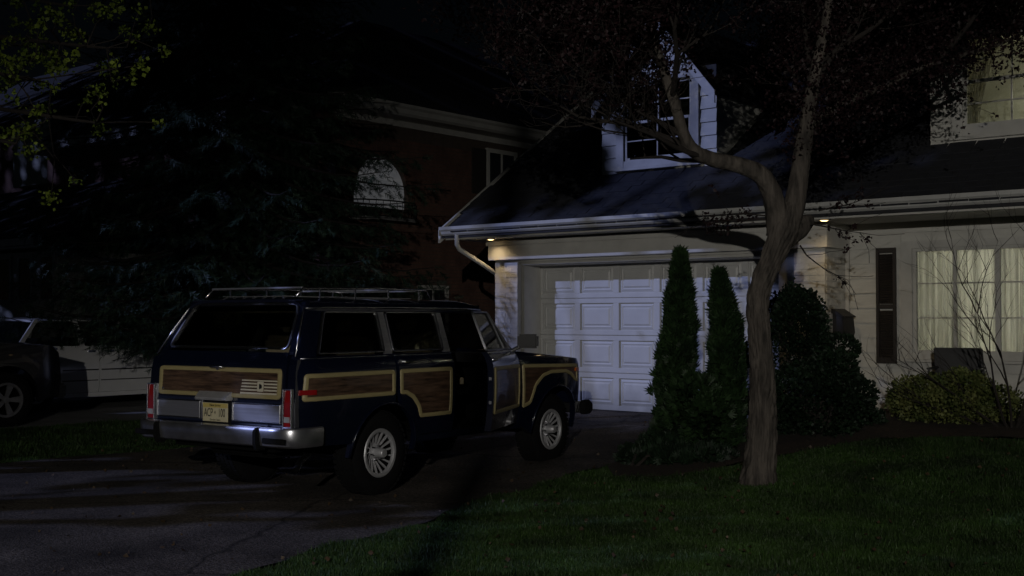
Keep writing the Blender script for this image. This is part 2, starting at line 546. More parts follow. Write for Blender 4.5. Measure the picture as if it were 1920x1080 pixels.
def bed_edge(x):
    return float(np.interp(x, [-7.6, -7.15, -6.6, -6.0, -5.5, -5.0, -4.2, -3.0, 4], [12.3, 10.2, 9.55, 9.7, 10.9, 11.9, 12.35, 12.6, 12.8]))
V = []; F = []
bx = np.arange(-7.05, 4.01, .15); nb = 24
for x in bx:
    a = bed_edge(x)
    for k in range(nb):
        y = a + (14.62 - a) * k / (nb - 1)
        edge = min(1, k / 3) * min(1, (nb - 1 - k) / 3 + .3)
        V.append((x, y, float(G(x, y)) + .004 + .05 * edge + .02 * rng.random()))
for i in range(len(bx) - 1):
    for k in range(nb - 1):
        q = i * nb + k
        F.append((q, q + nb, q + nb + 1, q + 1))
mb = MB(); mb.v = V; mb.f = F
tag(mb.build('planting_bed', 'soil', smooth=True), kind='structure')

# ------------------------------------------------------------------ our house
HO = (-9.2, 14.0, 0.2)
house = empty('house', HO, label='white house with two gabled dormers and a wide panelled garage door', cat='house')
def hb(mb, name, m, parent=None, **k):
    return mb.build(name, m, parent or house, org=HO, **k)

BR = MB().box(0, .2, 0, .065, 0, .058)      # face toward -y, proud depth
def brick_tpl():
    return MB().box(0, .200, 0, .03, 0, .064)

def pillar(x0, x1, y0, y1, z0, z1, side_face):
    core = MB().box(x0 + .005, x1 - .001, y0 + .0045, y1, z0, z1)
    p = hb(core, 'pillar', 'mortar')
    pl = []
    ch = .0755
    n = int((z1 - z0) / ch)
    for r in range(n):
        z = z0 + .006 + r * ch
        w = x1 - x0
        cuts = [0, .205, w] if r % 2 == 0 else [0, .1, .31, w]
        for a, b in zip(cuts[:-1], cuts[1:]):
            j = rng.uniform(-.0015, .0025)
            pl.append(((x0 + a + .004, y0 + j, z), ((b - a - .009) / .2, 1, 1), 0))
        if side_face:
            w = y1 - y0
            cuts = [.034, .25, .46, w] if r % 2 else [.034, .14, .35, w]
            for a, b in zip(cuts[:-1], cuts[1:]):
                j = rng.uniform(-.0015, .0025)
                pl.append(((x1 + .004 + j, y0 + a, z), ((b - a - .009) / .2, 1, 1), R(90)))
    pieces('brick', brick_tpl(), 'white2', p, pl, HO, 200, 'brick_courses')
    return p
pillar(-11.85, -11.41, 14.0, 14.55, 0.18, 2.41, False)
pillar(-6.94, -6.52, 14.0, 14.60, 0.18, 2.41, True)

# header beam over the garage door, with a thin drip board and moulding under it
hb(MB().box(-11.93, -6.46, 13.93, 14.60, 2.41, 2.70), 'header_beam', 'white', bevel=.006)
hb(MB().box(-11.41, -6.94, 14.035, 14.10, 2.375, 2.409).box(-11.41, -6.94, 14.06, 14.14, 2.335, 2.373), 'header_moulding', 'white', bevel=.004)
hb(MB().box(-6.512, -6.462, 14.568, 14.612, .3, 2.41), 'corner_board', 'white')
# crown strip on the beam
hb(MB().box(-11.95, -6.44, 13.905, 13.93, 2.63, 2.70), 'crown_board', 'white', bevel=.004)
# jambs
hb(MB().box(-11.41, -11.36, 14.10, 14.52, .2, 2.335), 'jamb', 'white', bevel=.004)
hb(MB().box(-7.20, -6.94, 14.10, 14.52, .2, 2.335).box(-7.215, -7.19, 14.44, 14.5, .2, 2.335), 'jamb', 'white', bevel=.004)
hb(MB().box(-11.41, -6.94, 14.14, 14.56, 2.325, 2.405), 'door_soffit', 'white')

# garage door: four sections with raised rails and six panels each
DX0, DX1, DZ0 = -11.36, -7.20, .205
gd_mb = MB()
CW = (DX1 - DX0) / 6
RH = .5425
YD = 14.50
gd_mb.box(DX0, DX1, YD + .02, YD + .06, DZ0, DZ0 + 4 * RH)
for r in range(4):
    z0 = DZ0 + r * RH
    gd_mb.box(DX0, DX1, YD - .012, YD + .02, z0 + .004, z0 + .075)
    gd_mb.box(DX0, DX1, YD - .012, YD + .02, z0 + RH - .075, z0 + RH - .004)
    for c in range(7):
        xc = DX0 + c * CW
        a, b = max(DX0, xc - .05), min(DX1, xc + .05)
        gd_mb.box(a, b, YD - .0118, YD + .02, z0 + .075, z0 + RH - .075)
gdoor = hb(gd_mb, 'garage_door', 'door', bevel=.004)
pt = MB()
pw, ph = CW - .10, RH - .15
m1 = .045
pt.add([(0.008, 0.018, .008), (pw - .008, .018, .008), (pw - .008, .018, ph - .008), (.008, .018, ph - .008),
        (m1, .002, m1), (pw - m1, .002, m1), (pw - m1, .002, ph - m1), (m1, .002, ph - m1),
        (m1 + .02, .012, m1 + .02), (pw - m1 - .02, .012, m1 + .02), (pw - m1 - .02, .012, ph - m1 - .02), (m1 + .02, .012, ph - m1 - .02),
        (m1 + .045, -.003, m1 + .045), (pw - m1 - .045, -.003, m1 + .045), (pw - m1 - .045, -.003, ph - m1 - .045), (m1 + .045, -.003, ph - m1 - .045)],
       [(a + k, a + (k + 1) % 4, b + (k + 1) % 4, b + k) for a, b in ((0, 4), (4, 8), (8, 12)) for k in range(4)] + [(12, 13, 14, 15)])
pieces('panel', pt, 'door', gdoor, [((DX0 + c * CW + .05, YD, DZ0 + r * RH + .075), (1, 1, 1), 0) for r in range(4) for c in range(6)], HO)
hb(MB().box(DX0, DX1, YD - .01, YD + .05, .185, .207), 'weather_strip', 'rubber', gdoor)
hb(MB().box(-11.41, -6.94, 14.56, 14.6, .0, 2.6), 'wall', 'darkroom')

# side (gable) wall and body of the house
gable = [(14.02, .0), (22.8, .0), (22.8, 3.0), (18.4, 6.0), (14.02, 3.02)]
hb(MB().prism(gable, 0, -11.84, -11.7), 'wall', 'siding')
hb(MB().prism(gable, 0, 4.0, 4.15), 'wall', 'siding')
hb(MB().box(-11.7, 4, 22.6, 22.8, 0, 3.2), 'wall', 'siding')
hb(MB().box(-11.95, -6.46, 13.98, 14.55, 2.70, 2.95), 'wall', 'white')

# front wall behind the siding with the window hole
WX0, WX1, WZ0, WZ1 = -5.64, -3.64, 1.12, 2.38
w = MB()
w.box(-6.5, WX0 - .05, 14.62, 14.72, .2, 2.9).box(WX0 - .05, WX1 + .05, 14.62, 14.72, .2, WZ0 - .05)
w.box(WX0 - .05, WX1 + .05, 14.62, 14.72, WZ1 + .05, 2.9).box(WX1 + .05, 4, 14.62, 14.72, .2, 2.9)
fw = hb(w, 'front_wall', 'siding')
tpl = MB()
tpl.add([(0, 0, 0), (1, 0, 0), (1, .018, .20), (0, .018, .20), (0, .024, 0), (1, .024, 0), (1, .024, .20), (0, .024, .20)],
        [(0, 1, 2, 3), (4, 7, 6, 5), (0, 4, 5, 1), (3, 2, 6, 7), (0, 3, 7, 4), (1, 5, 6, 2)])
pl = []
z = .37
while z < 2.62:
    spans = [(-6.495, WX0 - .16), (WX1 + .16, 4.0)] if WZ0 - .22 < z < WZ1 + .1 else [(-6.495, -3.9), (-3.895, .2), (.205, 4.0)]
    for a, b in spans:
        pl.append(((a, 14.596 + rng.uniform(-.002, .002), z), (b - a, 1, .93 if True else 1), 0))
    z += .185
pieces('board', tpl, 'siding', fw, pl, HO)

# window casing, sill, sashes
win = hb(MB().box(WX0 - .15, WX0 - .01, 14.565, 14.66, WZ0 - .08, WZ1 + .10).box(WX1 + .01, WX1 + .15, 14.565, 14.66, WZ0 - .08, WZ1 + .10)
         .box(WX0 - .01, WX1 + .01, 14.567, 14.66, WZ1 + .01, WZ1 + .10).box(WX0 - .01, WX1 + .01, 14.567, 14.66, WZ0 - .08, WZ0 - .01)
         .box(WX0 - .19, WX1 + .19, 14.52, 14.60, WZ0 - .115, WZ0 - .082).box(WX0 - .15, WX1 + .15, 14.57, 14.6, WZ0 - .23, WZ0 - .12), 'window', 'white', bevel=.004)
fr = MB()
fr.box(WX0 - .01, WX0 + .035, 14.59, 14.65, WZ0 - .01, WZ1 + .01).box(WX1 - .035, WX1 + .01, 14.59, 14.65, WZ0 - .01, WZ1 + .01)
fr.box(WX0 + .035, WX1 - .035, 14.592, 14.65, WZ1 - .03, WZ1 + .01).box(WX0 + .035, WX1 - .035, 14.592, 14.65, WZ0 - .01, WZ0 + .03)
for k in (1, 2, 3):
    x = WX0 + .5 * k
    wd = .020 if k != 2 else .03
    fr.box(x - wd, x + wd, 14.597, 14.64, WZ0 + .03, WZ1 - .03)
for k in (1, 2):
    z = WZ0 + k * (WZ1 - WZ0) / 3
    for c in range(4):
        fr.box(WX0 + .5 * c + (.035 if c == 0 else .020 + .010 * (c == 2)), WX0 + .5 * (c + 1) - (.035 if c == 3 else .020 + .010 * (c == 1)), 14.604, 14.636, z - .009, z + .009)
hb(fr, 'frame', 'white', win, bevel=.002)
hb(MB().box(WX0 + .01, WX1 - .01, 14.618, 14.622, WZ0, WZ1), 'pane', 'glass', win)
# sheer curtain with folds
def curtain(x0, x1, y, z0, z1, m, parent, name='curtain', amp=.030, per=.075, flare=0, org=HO, n=260, lean=0.0):
    V = []; F = []
    ph = rng.uniform(0, 6)
    xs_ = np.linspace(x0, x1, n)
    rows = 9
    for j in range(rows):
        t = j / (rows - 1)
        for i, x in enumerate(xs_):
            k = 2 * math.pi / per
            a = amp * (.7 + .5 * math.sin(x * 7 + ph))
            yy = y + a * math.sin(k * x + .9 * math.sin(x * 9 + ph) + t * .3 * math.sin(x * 5)) + .3 * a * math.sin(2.3 * k * x + ph)
            V.append((x + lean * (1 - t) * (x - x0), yy, z0 + (z1 - z0) * t))
    for j in range(rows - 1):
        for i in range(n - 1):
            q = j * n + i
            F.append((q, q + 1, q + 1 + n, q + n))
    mb = MB(); mb.v = V; mb.f = F
    return mb.build(name, m, parent, org=org, smooth=True)
tag(curtain(WX0 - .15, WX1 + .15, 14.83, WZ0 - .3, WZ1 + .12, 'curtain', None, org=(0, 0, 0)), 'pleated sheer curtain glowing behind the ground floor window', 'curtain')
# lit room
def room(x0, x1, y0, y1, z0, z1, m, parent=None, t=.06):
    r = MB()
    r.box(x0 - t, x0, y0, y1 + t, z0 - t, z1 + t).box(x1, x1 + t, y0, y1 + t, z0 - t, z1 + t).box(x0, x1, y1, y1 + t, z0, z1)
    r.box(x0, x1, y0, y1 + t, z0 - t, z0).box(x0, x1, y0, y1 + t, z1, z1 + t)
    return hb(r, 'room', m, parent)
room(-6.3, -3.0, 14.74, 17.6, .4, 2.75, 'roomwall')
def lamp(name, loc, energy, col, rad=.08, **k):
    d = bpy.data.lights.new(name, 'POINT')
    d.energy = energy; d.color = col; d.shadow_soft_size = rad
    o = bpy.data.objects.new(name, d); o.location = loc
    COL.objects.link(o)
    return o
lamp('room_lamp_light', (-5.0, 16.6, 2.3), 46.0, (1.0, .95, .84), .2)
lamp('room_lamp_light', (-3.6, 16.0, 1.9), 14.0, (1.0, .95, .84), .2)

# shutter
sh = empty('shutter', (-5.975, 14.58, .98), label='dark louvred shutter left of the ground floor window', cat='shutter')
so = (-5.975, 14.58, .98)
MB().box(-6.10, -6.065, 14.545, 14.59, .98, 2.41).box(-5.885, -5.85, 14.545, 14.59, .98, 2.41).box(-6.065, -5.885, 14.546, 14.59, 2.35, 2.41).box(-6.065, -5.885, 14.546, 14.59, .98, 1.05).box(-6.065, -5.885, 14.546, 14.59, 1.66, 1.71).build('frame', 'shutter', sh, org=so, bevel=.003)
sl = MB()
z = 1.06
while z < 2.34:
    if not (1.64 < z < 1.71):
        M_ = Matrix.Translation((0, 14.57, z)) @ Matrix.Rotation(R(38), 4, 'X')
        sl.box(-6.064, -5.886, -.018, .018, -.003, .003, M_)
    z += .028
o = sl.build('slats', 'shutter', sh, org=so); o['kind'] = 'stuff'

# soffit, fascia, gutter
sf = hb(MB().box(-12.35, 4.2, 13.50, 14.66, 2.735, 2.76), 'soffit', 'white')
pl = []
y = 13.565
while y < 14.58:
    for a, b in ((-12.34, -9.6), (-9.595, -6.2), (-6.195, -2.9), (-2.895, 4.2)):
        pl.append(((a, y, 2.722), (b - a, 1, 1), 0))
    y += .13
pieces('soffit_board', MB().box(0, 1, 0, .124, 0, .012), 'white', sf, pl, HO)
hb(MB().box(-12.38, 4.2, 13.47, 13.50, 2.715, 2.90), 'fascia', 'white', bevel=.003)
gp = [(13.47, 2.775), (13.40, 2.775), (13.375, 2.80), (13.37, 2.835), (13.345, 2.86), (13.345, 2.905), (13.36, 2.905), (13.36, 2.87), (13.385, 2.85), (13.39, 2.79), (13.455, 2.79), (13.455, 2.90), (13.47, 2.90)]
gut = hb(MB().prism(gp, 0, -12.40, 4.2), 'gutter', 'gutter', smooth=25)
hb(MB().box(-12.404, -12.398, 13.345, 13.47, 2.775, 2.905), 'end_cap', 'gutter', gut)
ds = MB().tube([(-12.1, 13.42, 2.80), (-12.1, 13.42, 2.64), (-12.1, 13.47, 2.57), (-11.95, 13.88, 2.33), (-11.905, 14.08, 2.22), (-11.90, 14.16, 2.12), (-11.90, 14.16, 1.2), (-11.90, 14.16, .3), (-11.90, 14.05, .22)], .036, 8)
hb(ds, 'downspout', 'gutter', smooth=40)

# roof with shingles
SL = .68
YR, ZR = 18.4, 2.86 + .68 * (18.4 - 13.42)
def roof_z(y): return 2.86 + SL * (y - 13.42)
rp = [(13.42, 2.83), (YR, ZR - .03), (23.4, ZR - .03 - SL * (23.4 - YR)), (23.4, ZR - .16 - SL * (23.4 - YR)), (YR, ZR - .18), (13.42, 2.74)]
rp_lo = [(13.42, 2.83), (14.62, 2.83 + SL * 1.2), (14.62, 2.69 + SL * 1.2), (13.42, 2.74)]
rp_hi = [(15.72, 2.83 + SL * 2.3), (YR, ZR - .03), (23.4, ZR - .03 - SL * (23.4 - YR)), (23.4, ZR - .16 - SL * (23.4 - YR)), (YR, ZR - .18), (15.72, 2.69 + SL * 2.3)]
rm = MB()
for a_, b_ in ((-12.42, -10.24), (-8.37, -5.38), (-3.51, 4.2)): rm.prism(rp, 0, a_, b_)
for a_, b_ in ((-10.24, -8.37), (-5.38, -3.51)): rm.prism(rp_lo, 0, a_, b_).prism(rp_hi, 0, a_, b_)
roof = hb(rm, 'roof', 'roofdark')
# rake boards on the left gable end
hb(MB().prism([(13.40, 2.87), (YR, ZR), (YR, ZR - .2), (13.40, 2.67)], 0, -12.46, -12.42), 'rake_board', 'white')
hb(MB().prism([(23.4, ZR - SL * (23.4 - YR)), (YR, ZR), (YR, ZR - .2), (23.4, ZR - .2 - SL * (23.4 - YR))], 0, -12.46, -12.42), 'rake_board', 'white')
ang = math.atan(SL)
tile = MB()
tile.add([(0, 0, 0), (.325, 0, 0), (.325, .30, -.004), (0, .30, -.004), (0, 0, .011), (.325, 0, .011), (.325, .30, .004), (0, .30, .004)],
         [(0, 1, 2, 3), (4, 7, 6, 5), (0, 4, 5, 1), (3, 2, 6, 7), (0, 3, 7, 4), (1, 5, 6, 2)])
pl = []
exposure = .145
n_rows = int((YR - 13.38) / math.cos(ang) / exposure)
dorm = [(-10.26, -8.35), (-5.40, -3.49)]
for r in range(n_rows):
    s = r * exposure
    y = 13.36 + s * math.cos(ang)
    zz = roof_z(13.36) - .005 + s * math.sin(ang)
    x = -12.5 + (.16 if r % 2 else 0) + rng.uniform(-.03, .03)
    while x < 4.0:
        hid = any(a - .3 < x < b - .02 and 14.42 < y < 15.8 for a, b in dorm)
        if not hid and x > -12.48:
            pl.append(((x, y, zz + rng.uniform(0, .004)), (rng.uniform(.96, .985), 1, rng.uniform(.8, 1.7)), (ang, 0, rng.uniform(-.006, .006))))
        x += .332
pieces('shingle', tile, 'shingle', roof, pl, HO, 300, 'shingle_courses')

# dormers
def dormer(xc, lit):
    x0, x1 = xc - .955, xc + .955
    YF = 14.55
    zb, zs, zp = 3.50, 4.62, 5.78
    ck = [(YF + .06, zb), (YF + .06, zs), (16.2, zs), (16.2, roof_z(16.2) - .5)]
    d = hb(MB().prism(ck, 0, x0, x0 + .08), 'dormer', 'siding')
    hb(MB().prism(ck, 0, x1 - .08, x1), 'side_wall', 'siding', d)
    # front wall pieces around the window
    wx0, wx1, wz0, wz1 = xc - .56, xc + .56, 3.80, 4.90
    sl_ = (zp - zs) / .955
    gz = lambda x: zp - abs(x - xc) * sl_
    fwm = MB()
    fwm.box(x0, wx0 - .02, YF + .02, YF + .06, zb, zs)
    fwm.box(wx1 + .02, x1, YF + .02, YF + .06, zb, zs)
    fwm.box(wx0 - .02, wx1 + .02, YF + .02, YF + .06, zb, wz0 - .02)
    fwm.prism([(x0, zs), (wx0 - .02, zs), (wx0 - .02, gz(wx0 - .02))], 1, YF + .02, YF + .06)
    fwm.prism([(wx1 + .02, zs), (x1, zs), (wx1 + .02, gz(wx1 + .02))], 1, YF + .02, YF + .06)
    fwm.prism([(wx0 - .02, wz1 + .02), (wx1 + .02, wz1 + .02), (wx1 + .02, gz(wx1 + .02)), (xc, zp), (wx0 - .02, gz(wx0 - .02))], 1, YF + .02, YF + .06)
    hb(fwm, 'gable_wall', 'siding', d)
    # boards cut to the gable
    z = zb
    while z < zp - .12:
        zt = z + .185
        half = .955 if zt < zs else max(0.02, (zp - zt) / sl_)
        halfb = .955 if z < zs else max(0.02, (zp - z) / sl_)
        spans = [(-1, 1)]
        c = .70
        if z < wz1 + .1 and zt > wz0 - .1:
            segs = [(-halfb, -c, -half, -c), (c, halfb, c, half)] if half > c + .02 else []
        else:
            segs = [(-halfb, halfb, -half, half)]
        for a, b, a2, b2 in segs:
            q = MB().add([(xc + a, YF - .004, z), (xc + b, YF - .004, z), (xc + b2, YF + .014, zt), (xc + a2, YF + .014, zt),
                          (xc + a, YF + .02, z), (xc + b, YF + .02, z), (xc + b2, YF + .02, zt), (xc + a2, YF + .02, zt)],
                         [(0, 1, 2, 3), (4, 7, 6, 5), (0, 4, 5, 1), (3, 2, 6, 7), (0, 3, 7, 4), (1, 5, 6, 2)])
            hb(q, 'board', 'siding', d)
        z += .185
    cas = MB()
    cas.box(wx0 - .13, wx0, YF - .03, YF + .05, wz0 - .10, wz1 + .12).box(wx1, wx1 + .13, YF - .03, YF + .05, wz0 - .10, wz1 + .12)
    cas.box(wx0, wx1, YF - .028, YF + .05, wz1, wz1 + .12).box(wx0 - .16, wx1 + .16, YF - .06, YF + .05, wz0 - .14, wz0 - .102).box(wx0, wx1, YF - .028, YF + .05, wz0 - .10, wz0)
    hb(cas, 'window_casing', 'white', d, bevel=.004)
    sash = MB()
    zm = (wz0 + wz1) / 2
    for (a, b, yy) in ((wz0, zm + .02, YF + .0), (zm - .02, wz1, YF + .03)):
        sash.box(wx0, wx0 + .045, yy, yy + .03, a, b).box(wx1 - .045, wx1, yy, yy + .03, a, b)
        sash.box(wx0 + .045, wx1 - .045, yy, yy + .03, a, a + .045).box(wx0 + .045, wx1 - .045, yy, yy + .03, b - .04, b)
        sash.box(xc - .010, xc + .010, yy + .004, yy + .024, a + .045, b - .04)
        sash.box(wx0 + .045, xc - .01, yy + .006, yy + .022, (a + b) / 2 - .009, (a + b) / 2 + .009).box(xc + .01, wx1 - .045, yy + .006, yy + .022, (a + b) / 2 - .009, (a + b) / 2 + .009)
    hb(sash, 'sash', 'white', d, bevel=.002)
    hb(MB().box(wx0 + .02, wx1 - .02, YF + .013, YF + .016, wz0 + .02, zm).box(wx0 + .02, wx1 - .02, YF + .043, YF + .046, zm, wz1 - .02), 'pane', 'glass', d)
    # roof slopes with overhang, and rake boards
    ov = .14
    for s in (-1, 1):
        ex = xc + s * (.955 + .07); ez = zp - (.955 + .07) * sl_
        rs = MB().prism([(xc, zp + .10), (ex, ez + .10), (ex, ez + .03), (xc, zp + .03)], 1, YF - ov, 18.3)
        hb(rs, 'dormer_roof', 'shingle', d)
        hb(MB().prism([(xc, zp + .095), (ex, ez + .095), (ex, ez - .08), (xc, zp - .10)], 1, YF - ov - .03, YF - ov - .002), 'rake_board', 'white', d)
    # flashing board at the foot
    hb(MB().box(x0 - .02, x1 + .02, YF - .02, YF + .02, zb - .02, zb + .09), 'skirt_board', 'white', d)
    # room behind
    room(x0 + .10, x1 - .10, YF + .075, 15.62, 3.42, 4.98, 'roomwall' if lit else 'darkroom', d)
    return d, (wx0, wx1, wz0, wz1, YF)
dormer(-9.305, False)
d2, (a0, a1, b0, b1, YF) = dormer(-4.445, True)
def drape(x0, x1, y, z0, z1, side):
    V = []; F = []
    n = 60; rows = 10
    for j in range(rows):
        t = j / (rows - 1)
        w_ = (.28 + .72 * t ** 1.6)
        for i in range(n):
            u = i / (n - 1)
            x = (x0 + (x1 - x0) * u * w_) if side < 0 else (x1 - (x1 - x0) * u * w_)
            V.append((x, y + .02 * math.sin(u * 40) + .01 * math.sin(u * 17), z0 + (z1 - z0) * t))
    for j in range(rows - 1):
        for i in range(n - 1):
            q = j * n + i
            F.append((q, q + 1, q + 1 + n, q + n))
    mb = MB(); mb.v = V; mb.f = F
    return mb
tag(drape(a0 - .02, a0 + .45, 14.72, b0 - .1, b1 + .08, -1).build('drape', 'drape', smooth=True), 'pale drape tied back at the left of the lit dormer window', 'drape', 'drapes in the lit dormer window')
tag(drape(a1 - .45, a1 + .02, 14.72, b0 - .1, b1 + .08, 1).build('drape', 'drape', smooth=True), 'pale drape tied back at the right of the lit dormer window', 'drape', 'drapes in the lit dormer window')
lamp('bedroom_lamp_light', (-4.2, 15.1, 4.2), 4.5, (1.0, .94, .74), .1)

# recessed soffit lamps
def soffit_lamp(x, y, label, e):
    t = empty('soffit_lamp', (x, y, 2.722), label=label, cat='lamp', group='recessed lamps in the soffit')
    MB().lathe([(.052, .0), (.052, -.012), (.078, -.012), (.084, -.004), (.084, .0)], 28, close=True).build('trim_ring', 'gutter', t, smooth=30)
    MB().lathe([(0, -.022), (.03, -.020), (.050, -.008), (.051, .0), (0, .0)], 24).build('bulb', 'bulb', t, smooth=True)
    d = bpy.data.lights.new('soffit_spot', 'SPOT')
    d.energy = e; d.color = (1.0, .74, .42); d.spot_size = R(150); d.spot_blend = .9; d.shadow_soft_size = .05
    o = bpy.data.objects.new('soffit_spot_light', d); o.location = (x, y, 2.690)
    COL.objects.link(o)
MT['bulb'] = mat('lit_bulb', (1, .8, .5), .5, var=0, emit=(1.0, .66, .30), estr=4.5)
soffit_lamp(-11.72, 13.75, 'glowing recessed lamp in the soffit at the garage corner beside the downspout', 9)
soffit_lamp(-6.35, 13.62, 'glowing recessed lamp in the soffit above the right garage pillar', 9)

# mailbox on the side of the right pillar
mo = (-6.50, 14.30, 1.30)
mbx = empty('mailbox', mo, label='dark metal mailbox on the side of the right garage pillar', cat='mailbox')
prof = [(-.0, .0), (.13, .0), (.15, .06), (.13, .26), (.07, .32), (.0, .34)]
MB().prism([(p[0] + .012, p[1]) for p in prof], 1, -.17, .17).build('box', 'iron', mbx, bevel=.008)
MB().prism([(.0, .30), (.165, .245), (.17, .26), (.02, .355), (.0, .355)], 1, -.18, .18).build('lid', 'iron', mbx, bevel=.004)

# ------------------------------------------------------------------ brick neighbour house
BO = (-17, 19, 0)
bh = empty('brick_house', BO, label='dark two storey brick house with white cornice and arched window', cat='house')
def bb(mb, name, m, parent=None, **k): return mb.build(name, m, parent or bh, org=BO, **k)
YA, YB = 15.45, 27.0
ayc, ar, az0, azs = 16.65, .73, 3.70, 4.02
# side wall facing the drive, with an arched opening
arch = [(ayc + ar * math.cos(t), azs + ar * .93 * math.sin(t)) for t in np.linspace(0, math.pi, 19)]
wm = MB()
wm.prism([(YA, 0), (ayc - ar, 0), (ayc - ar, 5.45), (YA, 5.45)], 0, -17.25, -17.0)
wm.prism([(ayc - ar, 0), (ayc + ar, 0), (ayc + ar, az0), (ayc - ar, az0)], 0, -17.25, -17.0)
for i in range(18):
    (y0_, z0_), (y1_, z1_) = arch[i], arch[i + 1]
    wm.prism([(y0_, z0_), (y0_, 5.45), (y1_, 5.45), (y1_, z1_)], 0, -17.25, -17.0)
wm.prism([(ayc + ar, 0), (YB, 0), (YB, 5.45), (ayc + ar, 5.45)], 0, -17.25, -17.0)
bwall = bb(wm, 'wall', 'bmortar')
bb(MB().box(-27, -17.25, YA, YA + .25, 0, 5.45), 'wall', 'brick')
bb(MB().box(-27, -17.25, YB - .25, YB, 0, 5.45), 'wall', 'brick')
bb(MB().box(-27.25, -27, YA, YB, 0, 5.45), 'wall', 'brick')
bt = MB().box(0, .205, 0, .02, 0, .062)
pl = []
z = .3; r = 0
while z < 5.1:
    y = YA + (0 if r % 2 else -.11)
    while y < 21.6:
        yc, zc = y + .1, z + .03
        in_arch = abs(yc - ayc) < ar + .1 and az0 - .06 < zc and (zc < azs or math.hypot(yc - ayc, (zc - azs) / .93) < ar + .08)
        in_w = (19.65 < yc < 20.75 and 4.15 < zc < 5.3) or (17.62 < yc < 18.6 and 1.2 < zc < 2.3)
        if y >= YA - .01 and not in_arch and not in_w:
            pl.append(((-17.0 + .012 + rng.uniform(-.002, .003), y, z), (1, 1, 1), R(90)))
        y += .215
    z += .075; r += 1
pieces('brick', bt, 'brick', bwall, pl, BO, 300, 'brick_courses')
# soldier arch of bricks round the opening
pl = []
for t in np.linspace(0.02, math.pi - .02, 33):
    yy = ayc + (ar + .005) * math.cos(t); zz = azs + (ar * .93 + .005) * math.sin(t)
    pl.append(((-16.993, yy, zz), (1, 1, 1), (0, 0, 0)))
sa = MB()
for t in np.linspace(0.0, math.pi, 34):
    M_ = Matrix.Translation((-17.0, ayc, azs)) @ Matrix.Rotation(t, 4, 'X')
    sa.box(0, .028, ar * .965, ar * .965 + .2, -.03, .03, M_)
bb(sa, 'arch_bricks', 'brick')['kind'] = 'stuff'
MT['blind'] = mat('pale_roller_blind', (0.55, 0.55, 0.53), .8, var=.15, scale=2.2, bump=.05, emit=(.9, .93, 1.0), estr=.045)  # faint emission added to brighten the blind
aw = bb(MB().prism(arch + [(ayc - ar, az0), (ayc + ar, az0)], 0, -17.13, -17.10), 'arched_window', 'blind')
# balconette railing
rl = MB()
pts = []
for t in np.linspace(0, math.pi, 17):
    pts.append((-17.0 + .42 * math.sin(t), ayc - .85 * math.cos(t), 3.80))
rl.tube(pts, .016, 6)
rl.tube([(p[0], p[1], 3.70) for p in pts], .010, 6)
rl.tube([(p[0], p[1], 3.50) for p in pts], .014, 6)
for i in range(0, 17):
    p = pts[i]
    rl.tube([(p[0], p[1], 3.50), (p[0] + .03 * math.sin(i), p[1], 3.66), (p[0], p[1], 3.80)], .007, 5)
bb(rl, 'balcony_railing', 'iron')
bb(MB().prism([(-17.0, ayc - .85), (-16.62, ayc - .6), (-16.56, ayc), (-16.62, ayc + .6), (-17.0, ayc + .85)], 2, 3.42, 3.49), 'balcony_floor', 'concrete')
# plant pot on balcony rail
# cornice
cn = MB()
cn.box(-17.0, -16.50, YA - .5, YB, 5.46, 5.50)
cn.prism([(-16.50, 5.46), (-16.44, 5.50), (-16.42, 5.58), (-16.37, 5.62), (-16.37, 5.67), (-16.50, 5.67)], 1, YA - .5, YB)
cn.box(-16.998, -16.95, YA, YB, 5.34, 5.46)
cn.box(-27.3, -16.5, YA - .5, YA, 5.46, 5.50)
cn.box(-27.3, -16.5, YA - .57, YA - .5, 5.46, 5.67)
bb(cn, 'cornice', 'white')
bb(MB().add([(-27.4, YA - .5, 5.68), (-16.4, YA - .5, 5.68), (-16.4, YB + .4, 5.68), (-27.4, YB + .4, 5.68), (-23.5, 19.2, 8.4), (-20.3, 19.2, 8.4), (-20.3, 23, 8.4), (-23.5, 23, 8.4)],
            [(0, 1, 5, 4), (1, 2, 6, 5), (2, 3, 7, 6), (3, 0, 4, 7), (4, 5, 6, 7), (0, 3, 2, 1)]), 'roof', 'roofdark')
# upper window far along the wall, and lower window
def side_window(y0, y1, z0, z1, shut):
    w_ = bb(MB().box(-17.0, -16.94, y0 - .09, y0, z0 - .09, z1 + .09).box(-17.0, -16.94, y1, y1 + .09, z0 - .09, z1 + .09)
            .box(-17.0, -16.942, y0, y1, z1, z1 + .09).box(-17.0, -16.942, y0, y1, z0 - .09, z0)
            .box(-17.0, -16.955, (y0 + y1) / 2 - .025, (y0 + y1) / 2 + .025, z0, z1), 'window', 'white')
    bb(MB().box(-16.99, -16.972, y0, y1, z0, z1), 'pane', 'nightglass', w_)
    if shut:
        bb(MB().box(-16.99, -16.95, y0 - .55, y0 - .11, z0 - .05, z1 + .05), 'shutter', 'shutter')
MT['nightglass'] = mat('dark_window_glass', (.02, .022, .03), .05, var=.2, spec=.8)
side_window(19.85, 20.7, 4.25, 5.12, True)
side_window(17.75, 18.45, 1.3, 2.12, False)

